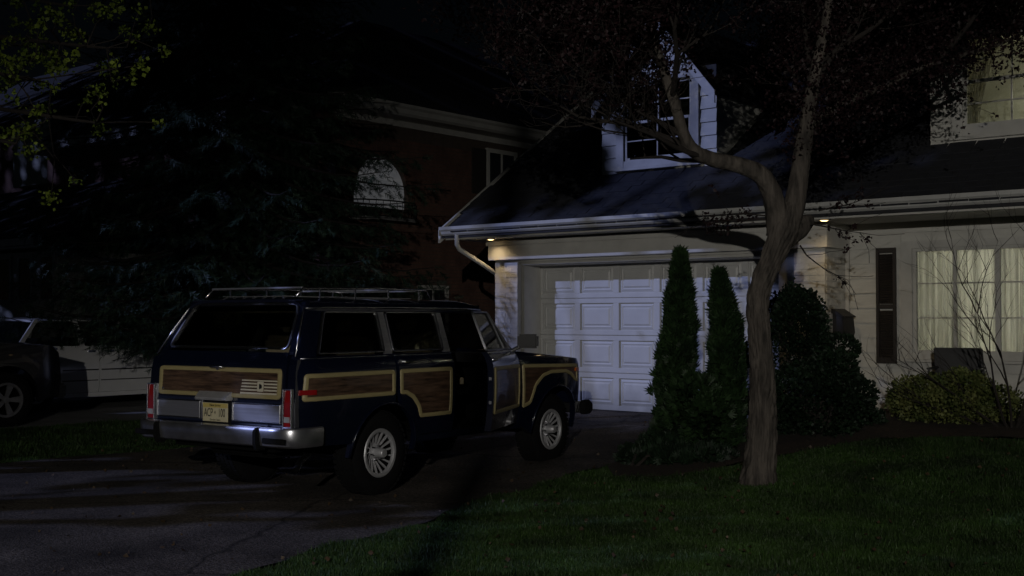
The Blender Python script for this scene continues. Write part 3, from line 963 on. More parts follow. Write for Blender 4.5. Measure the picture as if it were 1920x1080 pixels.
# ------------------------------------------------------------------ white neighbour house, far left
WO = (-25, 14, 0)
wh = empty('white_house', WO, label='pale house at the left edge behind the dark spruce', cat='house')
def wb(mb, name, m, parent=None, **k): return mb.build(name, m, parent or wh, org=WO, **k)
wb(MB().box(-36, -27.95, 16.2, 24, 0, 6.6), 'shaded_upper_wall', 'brick')  # pale house wall given a dark brick colour to stand for shade
wb(MB().box(-29.7, -27.9, 15.9, 16.2, 4.9, 6.6), 'lit_wall_patch', 'siding')  # pale panel added to stand for a lit patch of the wall
wb(MB().add([(-36.4, 15.8, 6.6), (-27.5, 15.8, 6.6), (-27.5, 24.4, 6.6), (-36.4, 24.4, 6.6), (-36.4, 20, 9.2), (-27.5, 20, 9.2)], [(0, 1, 5, 4), (2, 3, 4, 5), (1, 2, 5), (0, 4, 3), (0, 3, 2, 1)]), 'roof', 'roofdark')
pw_ = wb(MB().box(-30, -22.3, 12.9, 18, 0, 2.9), 'wing_wall', 'siding')
wb(MB().box(-30.3, -22.45, 12.45, 12.62, 3.0, 3.14).box(-30.3, -22.45, 12.62, 12.9, 2.96, 3.0), 'eave', 'gutter')
wb(MB().prism([(12.5, 3.14), (15.5, 4.7), (18.4, 3.14)], 0, -30.3, -22.4), 'wing_roof', 'roofdark')
for x in (-24.6, -23.75, -22.9):
    f = wb(MB().box(x - .08, x, 12.86, 12.9, 1.85, 2.85).box(x + .45, x + .53, 12.86, 12.9, 1.85, 2.85).box(x, x + .45, 12.862, 12.9, 2.77, 2.85).box(x, x + .45, 12.862, 12.9, 1.85, 1.93), 'window', 'white')
    wb(MB().box(x, x + .45, 12.875, 12.89, 1.93, 2.77), 'pane', 'nightglass', f)

# distant star-like porch light above the roofs
so_ = MB().lathe([(0, -.5), (.35, -.35), (.5, 0), (.35, .35), (0, .5)], 12)
MT['star'] = mat('star_light', (1, 1, 1), .5, var=0, emit=(.75, .85, 1.0), estr=1.1)
dr = Vector((-0.69684246, 0.71573501, 0.19229756)) * 420
o = so_.build('star', 'star'); o.location = CAMV + dr; o['kind'] = 'structure'
# ------------------------------------------------------------------ vehicles (local axes: x forward, y left, z up)
def side_v(z):
    return float(np.interp(z, [.40, .46, .60, .75, .84, 1.04, 1.10, 1.17, 1.22, 1.63, 1.70], [.865, .895, .918, .930, .934, .934, .928, .905, .870, .695, .66]))
def taper(u):
    t = 0
    if u < -.84: t = .085 * min(1, (-.84 - u) / .25) ** 2
    if u > 2.85: t = .055 * min(1.2, (u - 2.85) / .42) ** 2
    return t
def skin(poly, t0, t1, sgn, lv=(.5, .6, .75, .84, 1.04, 1.10, 1.17, 1.22, 1.36, 1.5), us=(-1.0, -.94, -.9, -.84, 2.85, 2.95, 3.05, 3.15, 3.22)):
    """panel that follows the curved side of the wagon. t0 = outward offset of its face, t1 = of its back"""
    bm = bmesh.new()
    vs = [bm.verts.new((u, 0, z)) for u, z in poly]
    f = bm.faces.new(vs)
    for z in lv:
        bmesh.ops.bisect_plane(bm, geom=bm.verts[:] + bm.edges[:] + bm.faces[:], plane_co=(0, 0, z), plane_no=(0, 0, 1))
    for u in us:
        bmesh.ops.bisect_plane(bm, geom=bm.verts[:] + bm.edges[:] + bm.faces[:], plane_co=(u, 0, 0), plane_no=(1, 0, 0))
    r = bmesh.ops.extrude_face_region(bm, geom=bm.faces[:])
    back = {v for v in r['geom'] if isinstance(v, bmesh.types.BMVert)}
    for v in bm.verts:
        u, z = v.co.x, v.co.z
        vv = side_v(z) - taper(u) + (t1 if v in back else t0)
        v.co.y = -sgn * vv
    mb = MB()
    bm.verts.index_update()
    mb.v = [tuple(v.co) for v in bm.verts]
    mb.f = [tuple(v.index for v in f.verts) for f in bm.faces]
    bm.free()
    return mb
def inset(poly, d):
    n = len(poly); out = []
    area = sum(poly[i][0] * poly[(i + 1) % n][1] - poly[(i + 1) % n][0] * poly[i][1] for i in range(n))
    s = 1 if area > 0 else -1
    for i in range(n):
        p0, p1, p2 = Vector(poly[i - 1]), Vector(poly[i]), Vector(poly[(i + 1) % n])
        a, b = (p1 - p0).normalized(), (p2 - p1).normalized()
        na, nb_ = Vector((-a.y, a.x)) * s, Vector((-b.y, b.x)) * s
        m = (na + nb_)
        if m.length < 1e-6: m = na
        m.normalize()
        k = d / max(.35, m.dot(na))
        out.append(tuple(p1 + m * k))
    return out
def dens(poly, step=.05):
    out = []
    n = len(poly)
    for i in range(n):
        a, b = Vector(poly[i]), Vector(poly[(i + 1) % n])
        k = max(1, int((b - a).length / step))
        for j in range(k): out.append(tuple(a + (b - a) * j / k))
    return out
def roundc(poly, r=.03, k=4):
    """round the corners of a polygon"""
    out = []
    n = len(poly)
    for i in range(n):
        p0, p1, p2 = Vector(poly[i - 1]), Vector(poly[i]), Vector(poly[(i + 1) % n])
        a = (p0 - p1); b = (p2 - p1)
        rr = min(r, a.length * .45, b.length * .45)
        if a.normalized().dot(b.normalized()) < -.93: out.append(tuple(p1)); continue
        A = p1 + a.normalized() * rr; B = p1 + b.normalized() * rr
        for j in range(k + 1):
            t = j / k
            out.append(tuple((1 - t) ** 2 * A + 2 * t * (1 - t) * p1 + t * t * B))
    return out
def ring(poly, wd, t0, t1, mapf):
    """frame strip following a closed outline: mapf(u, z, t) -> point"""
    po = dens(poly, .06)
    pi = inset(po, wd)
    pm = inset(po, wd * .5)
    n = len(po)
    mb = MB()
    mb.v = [mapf(*p, t1) for p in po] + [mapf(*p, t0 - .003) for p in inset(po, wd * .12)] + [mapf(*p, t0) for p in pm] + [mapf(*p, t0 - .003) for p in inset(po, wd * .88)] + [mapf(*p, t1) for p in pi]
    for k in range(4):
        for i in range(n):
            j = (i + 1) % n
            mb.f.append((k * n + i, k * n + j, (k + 1) * n + j, (k + 1) * n + i))
    return mb
def smap(sgn):
    return lambda u, z, t: (u, -sgn * (side_v(z) - taper(u) + t), z)
def arc(cu, cz, r, a0, a1, n=10, fz=1.0):
    return [(cu + r * math.cos(R(a0 + (a1 - a0) * i / n)), cz + fz * r * math.sin(R(a0 + (a1 - a0) * i / n))) for i in range(n + 1)]

# ---- wheels
def wheel(parent, u, v, r=.365, w=.225, sgn=1, style='turbine', rr=.205, z=None):
    """sgn=+1: outer face towards the right side (-y)"""
    z = r - .004 if z is None else z
    e = Matrix.Translation((u, -v * sgn, z)) @ Matrix.Rotation(R(90) * (1 if sgn > 0 else -1), 4, 'X')
    # local z after rotation = outward
    pr = [(rr - .01, -w / 2 + .01), (rr + .06, -w / 2 - .004), (r - .03, -w / 2 + .006), (r - .004, -w / 2 + .03), (r, -w * .25), (r, w * .25), (r - .004, w / 2 - .03), (r - .03, w / 2 - .006), (rr + .06, w / 2 + .004), (rr + .02, w / 2), (rr - .01, w / 2 - .01)]
    wh_ = MB().lathe(pr, 48, e, close=True)
    # tread blocks
    for k in range(44):
        a = 2 * math.pi * k / 44
        for off in (-w * .36, -w * .12, w * .12, w * .36):
            M_ = e @ Matrix.Rotation(a + (.07 if off > 0 else 0), 4, 'Z') @ Matrix.Translation((r - .004, 0, off))
            wh_.box(0, .010, -.018, .018, -w * .09, w * .09, M_)
    W = wh_.build('wheel', 'rubber', parent, smooth=35)
    lip = MB().lathe([(rr, w / 2 - .012), (rr + .008, w / 2 - .004), (rr, w / 2 + .004), (rr - .022, w / 2 + .002), (rr - .028, w / 2 - .012), (rr - .028, w / 2 - .03), (rr - .008, w / 2 - .03)], 48, e, close=True)
    am = 'alloy' if style == 'turbine' else 'alloydim'
    lip.build('rim', am, W, smooth=35)
    MB().lathe([(rr - .029, w / 2 - .031), (rr - .034, -w / 2 + .02), (rr - .008, -w / 2 + .02), (rr - .009, w / 2 - .031)], 40, e, close=True).build('barrel', 'under', W, smooth=35)
    hubz = w / 2 - .005
    if style == 'turbine':
        for k in range(17):
            sp = MB()
            M_ = e @ Matrix.Rotation(2 * math.pi * k / 17, 4, 'Z')
            p = [(.066, -.0055, hubz - .055), (.066, .0055, hubz - .055), (rr - .024, .0085 + .03, hubz - .006), (rr - .024, -.0085 + .03, hubz - .006)]
            q = [(x, y, zz - .022) for x, y, zz in p]
            sp.add([M_ @ Vector(c) for c in p + q], [(0, 1, 2, 3), (7, 6, 5, 4), (0, 4, 5, 1), (1, 5, 6, 2), (2, 6, 7, 3), (3, 7, 4, 0)])
            sp.build('spoke', 'alloy', W, bevel=.002)
        MB().lathe([(.0, hubz + .052), (.034, hubz + .050), (.040, hubz + .042), (.042, hubz - .02), (.050, hubz - .05), (.072, hubz - .058), (.072, hubz - .085), (0, hubz - .085)], 28, e).build('hub', 'alloy', W, smooth=35)
        nuts = MB()
        for k in range(6):
            M_ = e @ Matrix.Rotation(2 * math.pi * k / 6 + .2, 4, 'Z') @ Matrix.Translation((.062, 0, 0))
            nuts.lathe([(0, hubz - .02), (.009, hubz - .022), (.010, hubz - .05)], 6, M_)
        nuts.build('lug_nuts', 'chrome', W)
    else:
        for k in range(5):
            sp = MB()
            M_ = e @ Matrix.Rotation(2 * math.pi * k / 5, 4, 'Z')
            p = [(.03, -.022, hubz - .02), (.03, .022, hubz - .02), (rr - .02, .045, hubz - .008), (rr - .02, -.045, hubz - .008)]
            q = [(x, y, zz - .03) for x, y, zz in p]
            sp.add([M_ @ Vector(c) for c in p + q], [(0, 1, 2, 3), (7, 6, 5, 4), (0, 4, 5, 1), (1, 5, 6, 2), (2, 6, 7, 3), (3, 7, 4, 0)])
            sp.build('spoke', 'alloydim', W, bevel=.004)
        MB().lathe([(0, hubz), (.045, hubz - .004), (.05, hubz - .05), (0, hubz - .05)], 24, e).build('hub', 'alloydim', W, smooth=35)
    MB().lathe([(0, -w / 2 + .06), (rr - .03, -w / 2 + .06), (rr - .03, -w / 2 + .03), (0, -w / 2 + .03)], 24, e).build('brake_drum', 'under', W)
    return W

# ------------------------------------------------------------------ the wood panelled station wagon
wag = empty('station_wagon', (-8.446, 7.369, .004), R(95.1), label='dark blue station wagon with wood grain panels, its front passenger door ajar', cat='car')
REAR = lambda z: float(np.interp(z, [.45, .60, .80, 1.10, 1.18, 1.26, 1.68], [-1.075, -1.085, -1.085, -1.065, -1.045, -1.01, -.765]))
rear_arch = arc(0, .40, .425, 186, -6, 14, .94)
front_arch = arc(2.76, .40, .435, 186, -6, 14, .98)
QUARTER = [(-1.06, .50), (-1.075, .62), (-1.075, .80), (-1.058, 1.10), (-1.04, 1.18), (-1.02, 1.22), (.118, 1.22)] + [p for p in rear_arch[::-1] if p[0] < .118] + [(-.43, .48)]
RDOOR = [(.132, 1.22), (.958, 1.22), (.958, .49), (.45, .49)] + [p for p in rear_arch[::-1] if p[0] > .132]
FDOOR = [(.975, 1.22), (1.985, 1.22), (2.02, 1.18), (2.045, .49), (.975, .49)]
FENDER = [(2.035, 1.20), (3.20, 1.10), (3.25, 1.04), (3.275, .92), (3.275, .62)] + [p for p in front_arch[::-1]] + [(2.06, .48)]
for sgn in (1, -1):
    q = skin(QUARTER, 0, -.05, sgn).build('quarter_panel', 'paint', wag, smooth=40)
    fd = skin(FENDER, 0, -.05, sgn).build('fender', 'paint', wag, smooth=40)
    rd = skin(RDOOR, 0, -.05, sgn).build('rear_door', 'paint', wag, smooth=40)
    # front door: a pivot at the hinge lets the passenger door stand ajar
    MB_f = skin(FDOOR, 0, -.06, sgn)
    hinge = Vector((2.03, -sgn * .915, 0))
    ajar = R(21) if sgn > 0 else 0
    RM = Matrix.Translation(hinge) @ Matrix.Rotation(ajar * 1.0, 4, 'Z') @ Matrix.Translation(-hinge)
    def swing(mb, RM=RM):
        mb.v = [tuple(RM @ Vector(p)) for p in mb.v]
        return mb
    ident = lambda mb: mb
    fdr = swing(MB_f).build('front_door', 'paint', wag, smooth=40)
    mp = smap(sgn)
    # wood and trim outlines
    WQ = roundc([(-1.02, .86), (-.998, 1.085), (.088, 1.085), (.092, .86)], .035)
    WR = roundc([(.158, 1.085), (.915, 1.085), (.915, .64), (.45, .64), (.41, .74), (.33, .82), (.24, .86), (.158, .865)], .03)
    WF = roundc([(1.01, 1.085), (2.015, 1.075), (2.03, .64), (1.01, .64)], .03)
    WE = roundc([(2.075, 1.072), (3.20, 1.045), (3.215, .84), (3.14, .86), (3.02, .925), (2.90, .955), (2.62, .955), (2.47, .925), (2.34, .84), (2.25, .66), (2.10, .62)], .035)
    for poly, par, fn in ((WQ, q, ident), (WR, rd, ident), (WF, fdr, swing), (WE, fd, ident)):
        fn(skin(inset(dens(poly, .08), .012), .003, -.002, sgn)).build('wood_panel', 'wood', par)
        fn(ring(poly, .040, .014, .001, mp)).build('wood_trim', 'trim', par, smooth=40)
    # belt chrome strips
    for (a, b, par, fn) in ((-1.0, .118, q, ident), (.132, .958, rd, ident), (.975, 1.985, fdr, swing)):
        n = 8
        mb = MB().tube([mp(a + (b - a) * i / n, 1.205, .006) for i in range(n + 1)], .006, 6)
        fn(mb).build('belt_moulding', 'chrome', par, smooth=True)
    # handles
    for (a, par, fn) in ((.20, rd, ident), (1.04, fdr, swing)):
        mb = MB().tube([mp(a, 1.15, .01), mp(a + .01, 1.15, .035), mp(a + .13, 1.15, .035), mp(a + .14, 1.15, .01)], .011, 8)
        mb.lathe([(0, .012), (.02, .010), (.022, 0)], 12, Matrix.Translation(mp(a - .01, 1.15, 0)) @ Matrix.Rotation(R(90 * sgn), 4, 'X'))
        fn(mb).build('handle', 'chrome', par, smooth=40)
    # side marker
    skin([(-1.045, .915), (-1.04, .955), (-.90, .955), (-.90, .915)], .016, 0, sgn).build('side_marker', 'red', q)
    skin([(3.13, .965), (3.13, 1.0), (3.21, 1.0), (3.21, .965)], .022, 0, sgn).build('side_marker', 'amber', fd)
    # arch lip
    for ar_, par in ((rear_arch, q), (front_arch, fd)):
        MB().tube([mp(p[0], p[1], .004) for p in ar_], .012, 6).build('arch_lip', 'paint', par, smooth=True)
    # pillars and window frames
    D = [(-1.015, 1.22), (-.83, 1.22), (-.60, 1.60), (-.775, 1.60)]
    skin(D, 0, -.05, sgn).build('pillar', 'paint', wag)
    for P4, mm in (([(.060, 1.22), (.145, 1.22), (.20, 1.60), (.13, 1.60)], 'brushed'), ([(.90, 1.22), (.985, 1.22), (1.03, 1.60), (.965, 1.60)], 'brushed'), ([(1.96, 1.215), (2.03, 1.20), (1.67, 1.62), (1.60, 1.62)], 'paint')):
        skin(P4, -.012, -.045, sgn).build('pillar', mm, wag)
    WI = [(([(-.80, 1.235), (.05, 1.235), (.115, 1.595), (-.575, 1.595)]), q, ident), (([(.155, 1.235), (.89, 1.235), (.95, 1.595), (.215, 1.595)]), rd, ident)]
    WD = ([(.995, 1.225), (1.935, 1.225), (1.60, 1.60), (1.045, 1.60)], fdr, swing)
    for poly, par, fn in WI + [WD]:
        pr = roundc(poly, .035)
        fn(skin(pr, -.020, -.024, sgn)).build('window', 'carglass', par)
        fn(ring(pr, .016, .002, -.022, mp)).build('window_frame', 'chrome' if fn is ident else 'brushed', par, smooth=40)
    # vent window post of the front door, latch plates on its rear edge
    swing(MB().tube([mp(1.68, 1.23, -.01), mp(1.60, 1.58, -.01)], .010, 6)).build('vent_post', 'brushed', fdr)
    swing(MB().box(.966, .976, -sgn * .90 - .012, -sgn * .90 + .012, .96, .99).box(.966, .976, -sgn * .90 - .012, -sgn * .90 + .012, .74, .77)).build('latch', 'chrome', fdr)
    # drip rail
    MB().tube([(-.79, -sgn * .715, 1.612), (-.6, -sgn * .722, 1.622), (.4, -sgn * .725, 1.628), (1.4, -sgn * .722, 1.624), (1.66, -sgn * .712, 1.612)], .009, 6).build('drip_rail', 'chrome', wag, smooth=True)
    # rocker
    MB().box(.42, 2.30, -.88 if sgn > 0 else .83, -.83 if sgn > 0 else .88, .42, .488).build('rocker_panel', 'paint', wag, bevel=.01)
    # mirror on the front door
    m_ = MB().box(1.83, 1.90, min(-sgn * 1.16, -sgn * .95), max(-sgn * 1.16, -sgn * .95), 1.235, 1.375)
    mr = swing(m_).build('mirror', 'black', fdr, bevel=.02)
    swing(MB().tube([(1.87, -sgn * .89, 1.21), (1.87, -sgn * .97, 1.25)], .02, 8)).build('mirror_arm', 'chrome', fdr)
    # tail lights
    y0_, y1_ = sorted((-sgn * .785, -sgn * .862))
    tl = MB()
    zs_ = [.665, .76, .86, .955]
    pts = []
    for z_ in zs_:
        pts += [(REAR(z_) - .028, y0_, z_), (REAR(z_) - .028, y1_, z_), (REAR(z_) + .05, y1_, z_), (REAR(z_) + .05, y0_, z_)]
    fs = [(4 * i + a, 4 * i + (a + 1) % 4, 4 * i + 4 + (a + 1) % 4, 4 * i + 4 + a) for i in range(3) for a in range(4)] + [(0, 1, 2, 3), (12, 13, 14, 15)]
    tl.add(pts, fs)
    T = tl.build('tail_light', 'red', wag, bevel=.006)
    rg = MB().box(-1.118, -1.085, y0_ - .010, y0_ - .001, .655, .965).box(-1.118, -1.085, y1_ + .001, y1_ + .010, .655, .965).box(-1.116, -1.085, y0_ - .001, y1_ + .001, .957, .966).box(-1.116, -1.085, y0_ - .001, y1_ + .001, .655, .663)
    rg.build('chrome_surround', 'chrome', T, bevel=.002)
    MB().box(-1.117, -1.112, y0_ + .008, y1_ - .008, .70, .745).build('reverse_lens', 'lens', T)
    # rear corner post between tail light and tailgate
    # headlamps
    MB().box(3.24, 3.285, min(-sgn * .83, -sgn * .60), max(-sgn * .83, -sgn * .60), .80, .98).build('headlight', 'lens', wag, bevel=.01)

# core, floor, inner body
MB().box(-1.02, 2.1, -.60, .60, .44, .52).box(-1.0, 2.05, -.80, .80, .80, .84).box(2.05, 3.2, -.62, .62, .42, 1.02).box(.5, 2.2, -.82, .82, .42, .50).build('chassis', 'under', wag)
MB().box(2.0, 2.06, -.84, .84, .5, 1.19).build('bulkhead', 'under', wag)
MB().box(-1.0, -.98, -.80, .80, .50, 1.16).build('bulkhead', 'under', wag)
for sx, u in ((1, 0), (1, 2.76)):
    MB().tube([(u, -.70, .36), (u, .70, .36)], .05, 10).build('axle', 'under', wag)
for u in (0, 2.76):
    for sgn in (1, -1):
        wheel(wag, u, .735, sgn=sgn)

# tailgate
def rmap(v, z, t): return (REAR(z) - t, -v, z)
def rear_sheet(poly, t0, t1, lv=(.6, .8, .95, 1.10, 1.18, 1.26)):
    bm = bmesh.new()
    bm.faces.new([bm.verts.new((v, 0, z)) for v, z in poly])
    for z in lv:
        bmesh.ops.bisect_plane(bm, geom=bm.verts[:] + bm.edges[:] + bm.faces[:], plane_co=(0, 0, z), plane_no=(0, 0, 1))
    r = bmesh.ops.extrude_face_region(bm, geom=bm.faces[:])
    back = {v for v in r['geom'] if isinstance(v, bmesh.types.BMVert)}
    mb = MB(); bm.verts.index_update()
    mb.v = [rmap(v.co.x, v.co.z, t1 if v in back else t0) for v in bm.verts]
    mb.f = [tuple(v.index for v in f.verts) for f in bm.faces]
    bm.free()
    return mb
tg = rear_sheet([(-.775, .55), (.775, .55), (.775, 1.15), (.745, 1.255), (-.745, 1.255), (-.775, 1.15)], .012, -.04).build('tailgate', 'paint', wag, smooth=40)
rear_sheet([(-.90, .50), (-.79, .50), (-.79, 1.20), (-.865, 1.20)], .0, -.04).build('rear_corner', 'paint', wag, smooth=40)
rear_sheet([(.79, .50), (.90, .50), (.865, 1.20), (.79, 1.20)], .0, -.04).build('rear_corner', 'paint', wag, smooth=40)
TW = roundc([(-.735, .875), (-.735, 1.125), (.735, 1.125), (.735, .875)], .04)
rear_sheet(inset(dens(TW, .1), .012), .017, .010).build('wood_panel', 'wood', tg)
ring(TW, .040, .030, .014, rmap).build('wood_trim', 'trim', tg, smooth=40)
for a, b in ((-.74, -.20), (.20, .74)):
    rear_sheet([(a, .695), (a, .83), (b, .83), (b, .695)], .022, .010).build('chrome_panel', 'brushed', tg, bevel=.004)
    ring([(a - .008, .685), (a - .008, .84), (b + .008, .84), (b + .008, .685)], .012, .030, .012, rmap).build('chrome_surround', 'chrome', tg)
# plate housing and lamp hood
rear_sheet([(-.17, .645), (-.17, .85), (.17, .85), (.17, .645)], .014, .008).build('plate_recess', 'black', tg)
lh = MB().add([(-1.09, .23, .925), (-1.09, -.19, .925), (-1.165, -.17, .868), (-1.165, .21, .868), (-1.09, .23, .850), (-1.09, -.19, .850), (-1.16, -.17, .850), (-1.16, .21, .850)],
              [(0, 1, 2, 3), (4, 7, 6, 5), (3, 2, 6, 7), (0, 3, 7, 4), (1, 5, 6, 2), (0, 4, 5, 1)])
lh.build('plate_lamp_hood', 'alloy', tg, bevel=.008)
plt = MB().box(-1.118, -1.114, -.152, .152, .672, .826)
P = plt.build('licence_plate', 'plate', tg, bevel=.0015)
MB().box(-1.1195, -1.1181, -.148, .148, .787, .822).build('plate_band', 'plate2', P)
RX = (R(90), 0, R(-90))
text_mesh('state_name', 'New Jersey', .030, 'ink', P, (-1.1200, 0, .806), RX, .95)
text_mesh('plate_letters', 'ACP', .098, 'ink', P, (-1.1190, .082, .742), RX, .58)
text_mesh('plate_digits', '100', .098, 'ink', P, (-1.1190, -.078, .742), RX, .58)
MB().box(-1.1193, -1.1185, -.004, .008, .742, .752).box(-1.1193, -1.1185, -.002, .004, .735, .760).build('plate_mark', 'ink', P)
text_mesh('state_motto', 'Garden State', .024, 'ink', P, (-1.1190, 0, .686), RX, 1.0)
# badge: striped decal with an emblem block
bl, brr = .27, .745
for k, (z_, h_) in enumerate(((1.018, .010), (.992, .012), (.966, .013), (.940, .013), (.900, .026))):
    if k in (1, 2, 3):
        rear_sheet([(bl + .012 * (4 - k) * .4, z_), (.462, z_), (.462, z_ + h_), (bl + .012 * (4 - k) * .4 + .004, z_ + h_)], .020, .016).build('decal_stripe', 'cream', tg)
        rear_sheet([(.545, z_), (.715, z_), (.715, z_ + h_), (.545, z_ + h_)], .020, .016).build('decal_stripe', 'cream', tg)
    else:
        rear_sheet([(bl + .004 * (4 - k), z_), (.715, z_), (.715, z_ + h_), (bl + .004 * (4 - k) + .003, z_ + h_)], .020, .016).build('decal_stripe', 'cream', tg)
rear_sheet(roundc([(.468, .935), (.468, 1.016), (.538, 1.016), (.538, .935)], .01), .022, .016).build('emblem', 'cream', tg)
rear_sheet(roundc([(.492, .955), (.492, .998), (.520, .990), (.524, .975), (.518, .960)], .006), .024, .020).build('emblem_mark', 'ink', tg)
# tailgate handle, lock
MB().tube([(-1.085, .07, 1.122), (-1.115, .065, 1.127), (-1.115, -.065, 1.127), (-1.085, -.07, 1.122)], .012, 8).build('handle', 'chrome', tg, smooth=True)
MB().lathe([(0, .03), (.018, .028), (.022, 0)], 16, Matrix.Translation((-1.085, -.015, 1.12)) @ Matrix.Rotation(R(-90), 4, 'Y')).build('lock', 'chrome', tg, smooth=40)
MB().lathe([(0, .012), (.010, .010), (.012, 0)], 12, Matrix.Translation((-1.10, .67, .93)) @ Matrix.Rotation(R(-90), 4, 'Y')).build('lock', 'chrome', tg, smooth=40)
# rear window
RW = roundc([(-.735, 1.275), (.735, 1.275), (.640, 1.668), (-.640, 1.668)], .08, 6)
rear_sheet(dens(RW, .08), -.004, -.009, (1.3, 1.45)).build('rear_window', 'carglass', tg)
ring(RW, .022, .014, -.01, rmap).build('window_frame', 'chrome', tg, smooth=40)
rear_sheet([(-.80, 1.235), (-.745, 1.235), (-.645, 1.68), (-.695, 1.68)], .0, -.05).build('pillar', 'paint', wag)
rear_sheet([(.745, 1.235), (.80, 1.235), (.695, 1.68), (.645, 1.68)], .0, -.05).build('pillar', 'paint', wag)
for s in (1, -1):
    MB().tube([rmap(s * .835, 1.22, .006), rmap(s * .76, 1.45, .006), rmap(s * .705, 1.60, .0), (-.745, -s * .66, 1.69)], .008, 6).build('pillar_moulding', 'chrome', wag, smooth=True)

# roof
def slab(fn, nu, nv, th, name, m, parent):
    V = []; F = []
    for k in (0, 1):
        for i in range(nu):
            for j in range(nv):
                u, v, z = fn(i / (nu - 1), j / (nv - 1))
                V.append((u, -v, z - k * th))
    n = nu * nv
    for i in range(nu - 1):
        for j in range(nv - 1):
            a = i * nv + j
            F.append((a, a + nv, a + nv + 1, a + 1)); F.append((n + a, n + a + 1, n + a + nv + 1, n + a + nv))
    edge = [i * nv for i in range(nu)] + [(nu - 1) * nv + j for j in range(1, nv)] + [i * nv + nv - 1 for i in range(nu - 2, -1, -1)] + [j for j in range(nv - 2, 0, -1)]
    for a, b in zip(edge, edge[1:] + edge[:1]): F.append((a, b, b + n, a + n))
    mb = MB(); mb.v = V; mb.f = F
    return mb.build(name, m, parent, smooth=45)
def roof_fn(s, t):
    u = -.80 + 2.48 * s; v = -.712 + 1.424 * t
    e = (v / .712)
    endf = max(0, (s - .93) / .07) ** 2 * .035 + max(0, (.05 - s) / .05) ** 2 * .025
    return u, v, 1.614 + .100 * (1 - abs(e) ** 7) - endf * (1 - abs(e) ** 5)
roof_ = slab(roof_fn, 28, 21, .022, 'roof', 'paint', wag)
MB().box(-.76, 1.60, -.66, .66, 1.580, 1.590).build('headliner', 'seat', wag)
for s in (1, -1):
    skin([(-.77, 1.585), (-.78, 1.63), (1.66, 1.63), (1.64, 1.585)], -.004, -.04, s).build('roof_rail_panel', 'paint', wag)
MB().box(-.79, -.76, -.66, .66, 1.672, 1.690).build('roof_header', 'paint', wag)

def hood_fn(s, t):
    u = 1.99 + 1.27 * s; v = -.80 + 1.60 * t
    e = abs(v / .80)
    return u, v, 1.205 - .085 * s - .03 * max(0, (s - .9) / .1) ** 2 + .018 * (1 if e < .45 else max(0, 1 - (e - .45) / .12)) - .02 * max(0, (e - .9) / .1) ** 2
slab(hood_fn, 20, 33, .03, 'hood', 'paint', wag)
for s in (1, -1):
    def ft(a, b, s=s):
        u = 1.99 + 1.24 * a; v = s * (.79 + (side_v(1.14) - .79 - taper(u) - .004) * b)
        return u, v, (1.20 - .092 * a) - .012 * b * b
    slab(ft, 14, 5, .03, 'fender_top', 'paint', wag)
# windshield
ws = MB().add([(2.0, -.80, 1.215), (2.0, .80, 1.215), (1.645, .66, 1.615), (1.645, -.66, 1.615)], [(0, 1, 2, 3)])
ws.build('windshield', 'carglass', wag)
MB().box(1.62, 1.70, -.67, .67, 1.600, 1.66).build('roof_header', 'paint', wag)
MB().box(1.55, 2.0, -.80, .80, 1.10, 1.19).build('dashboard', 'black', wag, bevel=.02)
# grille, bumpers
gr = MB().box(3.19, 3.25, -.88, .88, .62, 1.06)
GR = gr.build('front_panel', 'paint', wag, bevel=.01)
MB().box(3.25, 3.275, -.56, .56, .80, .98).build('grille', 'black', GR)
g2 = MB()
for k in range(19):
    y_ = -.54 + k * .06
    g2.box(3.275, 3.283, y_ - .006, y_ + .006, .81, .97)
g2.build('grille_bars', 'chrome', GR)
fb = [(3.27, .50), (3.27, .63), (3.36, .63), (3.41, .60), (3.42, .54), (3.38, .50)]
MB().prism([(p[0], p[1]) for p in fb], 1, -.90, .90).build('front_bumper', 'chrome', wag, bevel=.012)
MB().prism([(3.25, .49), (3.25, .64), (3.37, .645), (3.43, .60), (3.43, .53), (3.38, .49)], 1, -.965, -.90).build('bumper_end', 'rubber', wag, bevel=.01)
MB().prism([(3.25, .49), (3.25, .64), (3.37, .645), (3.43, .60), (3.43, .53), (3.38, .49)], 1, .90, .965).build('bumper_end', 'rubber', wag, bevel=.01)
# rear bumper: a chrome bar wrapped at the ends
V = []; F = []
prof = [(0, .655), (.05, .660), (.085, .650), (.095, .63), (.088, .565), (.078, .515), (.05, .500), (0, .505)]
path = []
for v in np.linspace(-.80, .80, 17): path.append((-1.115, v, (-1, 0)))
ends = [(-1.11, .86, (-.96, .28)), (-1.085, .905, (-.75, .66)), (-1.03, .93, (-.2, .98)), (-.93, .935, (0, 1)), (-.84, .93, (0, 1))]
path = [(u, -v, (n[0], -n[1])) for u, v, n in ends[::-1]] + path + ends
for u, v, n in path:
    for d_, z_ in prof:
        k = .75 if abs(v) > .85 else 1
        V.append((u + n[0] * d_ * k, -(v + n[1] * d_ * k * .55), z_))
m = len(prof)
for i in range(len(path) - 1):
    for j in range(m):
        F.append((i * m + j, i * m + (j + 1) % m, (i + 1) * m + (j + 1) % m, (i + 1) * m + j))
F.append(tuple(range(m))); F.append(tuple((len(path) - 1) * m + j for j in range(m)))
mb = MB(); mb.v = V; mb.f = F
RB = mb.build('rear_bumper', 'bumper', wag, smooth=35)
for s in (1, -1):
    y_ = -s * .60 + .02
    MB().prism([(-1.12, .475), (-1.12, .664), (-1.222, .65), (-1.236, .62), (-1.236, .53), (-1.215, .475)], 1, y_ - .027, y_ + .027).build('bumper_guard', 'rubber', RB, bevel=.010)
    a_ = sorted((-s * .65, -s * .90))
    MB().prism([(-1.205, .532), (-1.205, .578), (-1.217, .572), (-1.217, .538)], 1, a_[0], a_[1]).build('bumper_strip', 'rubber', RB)
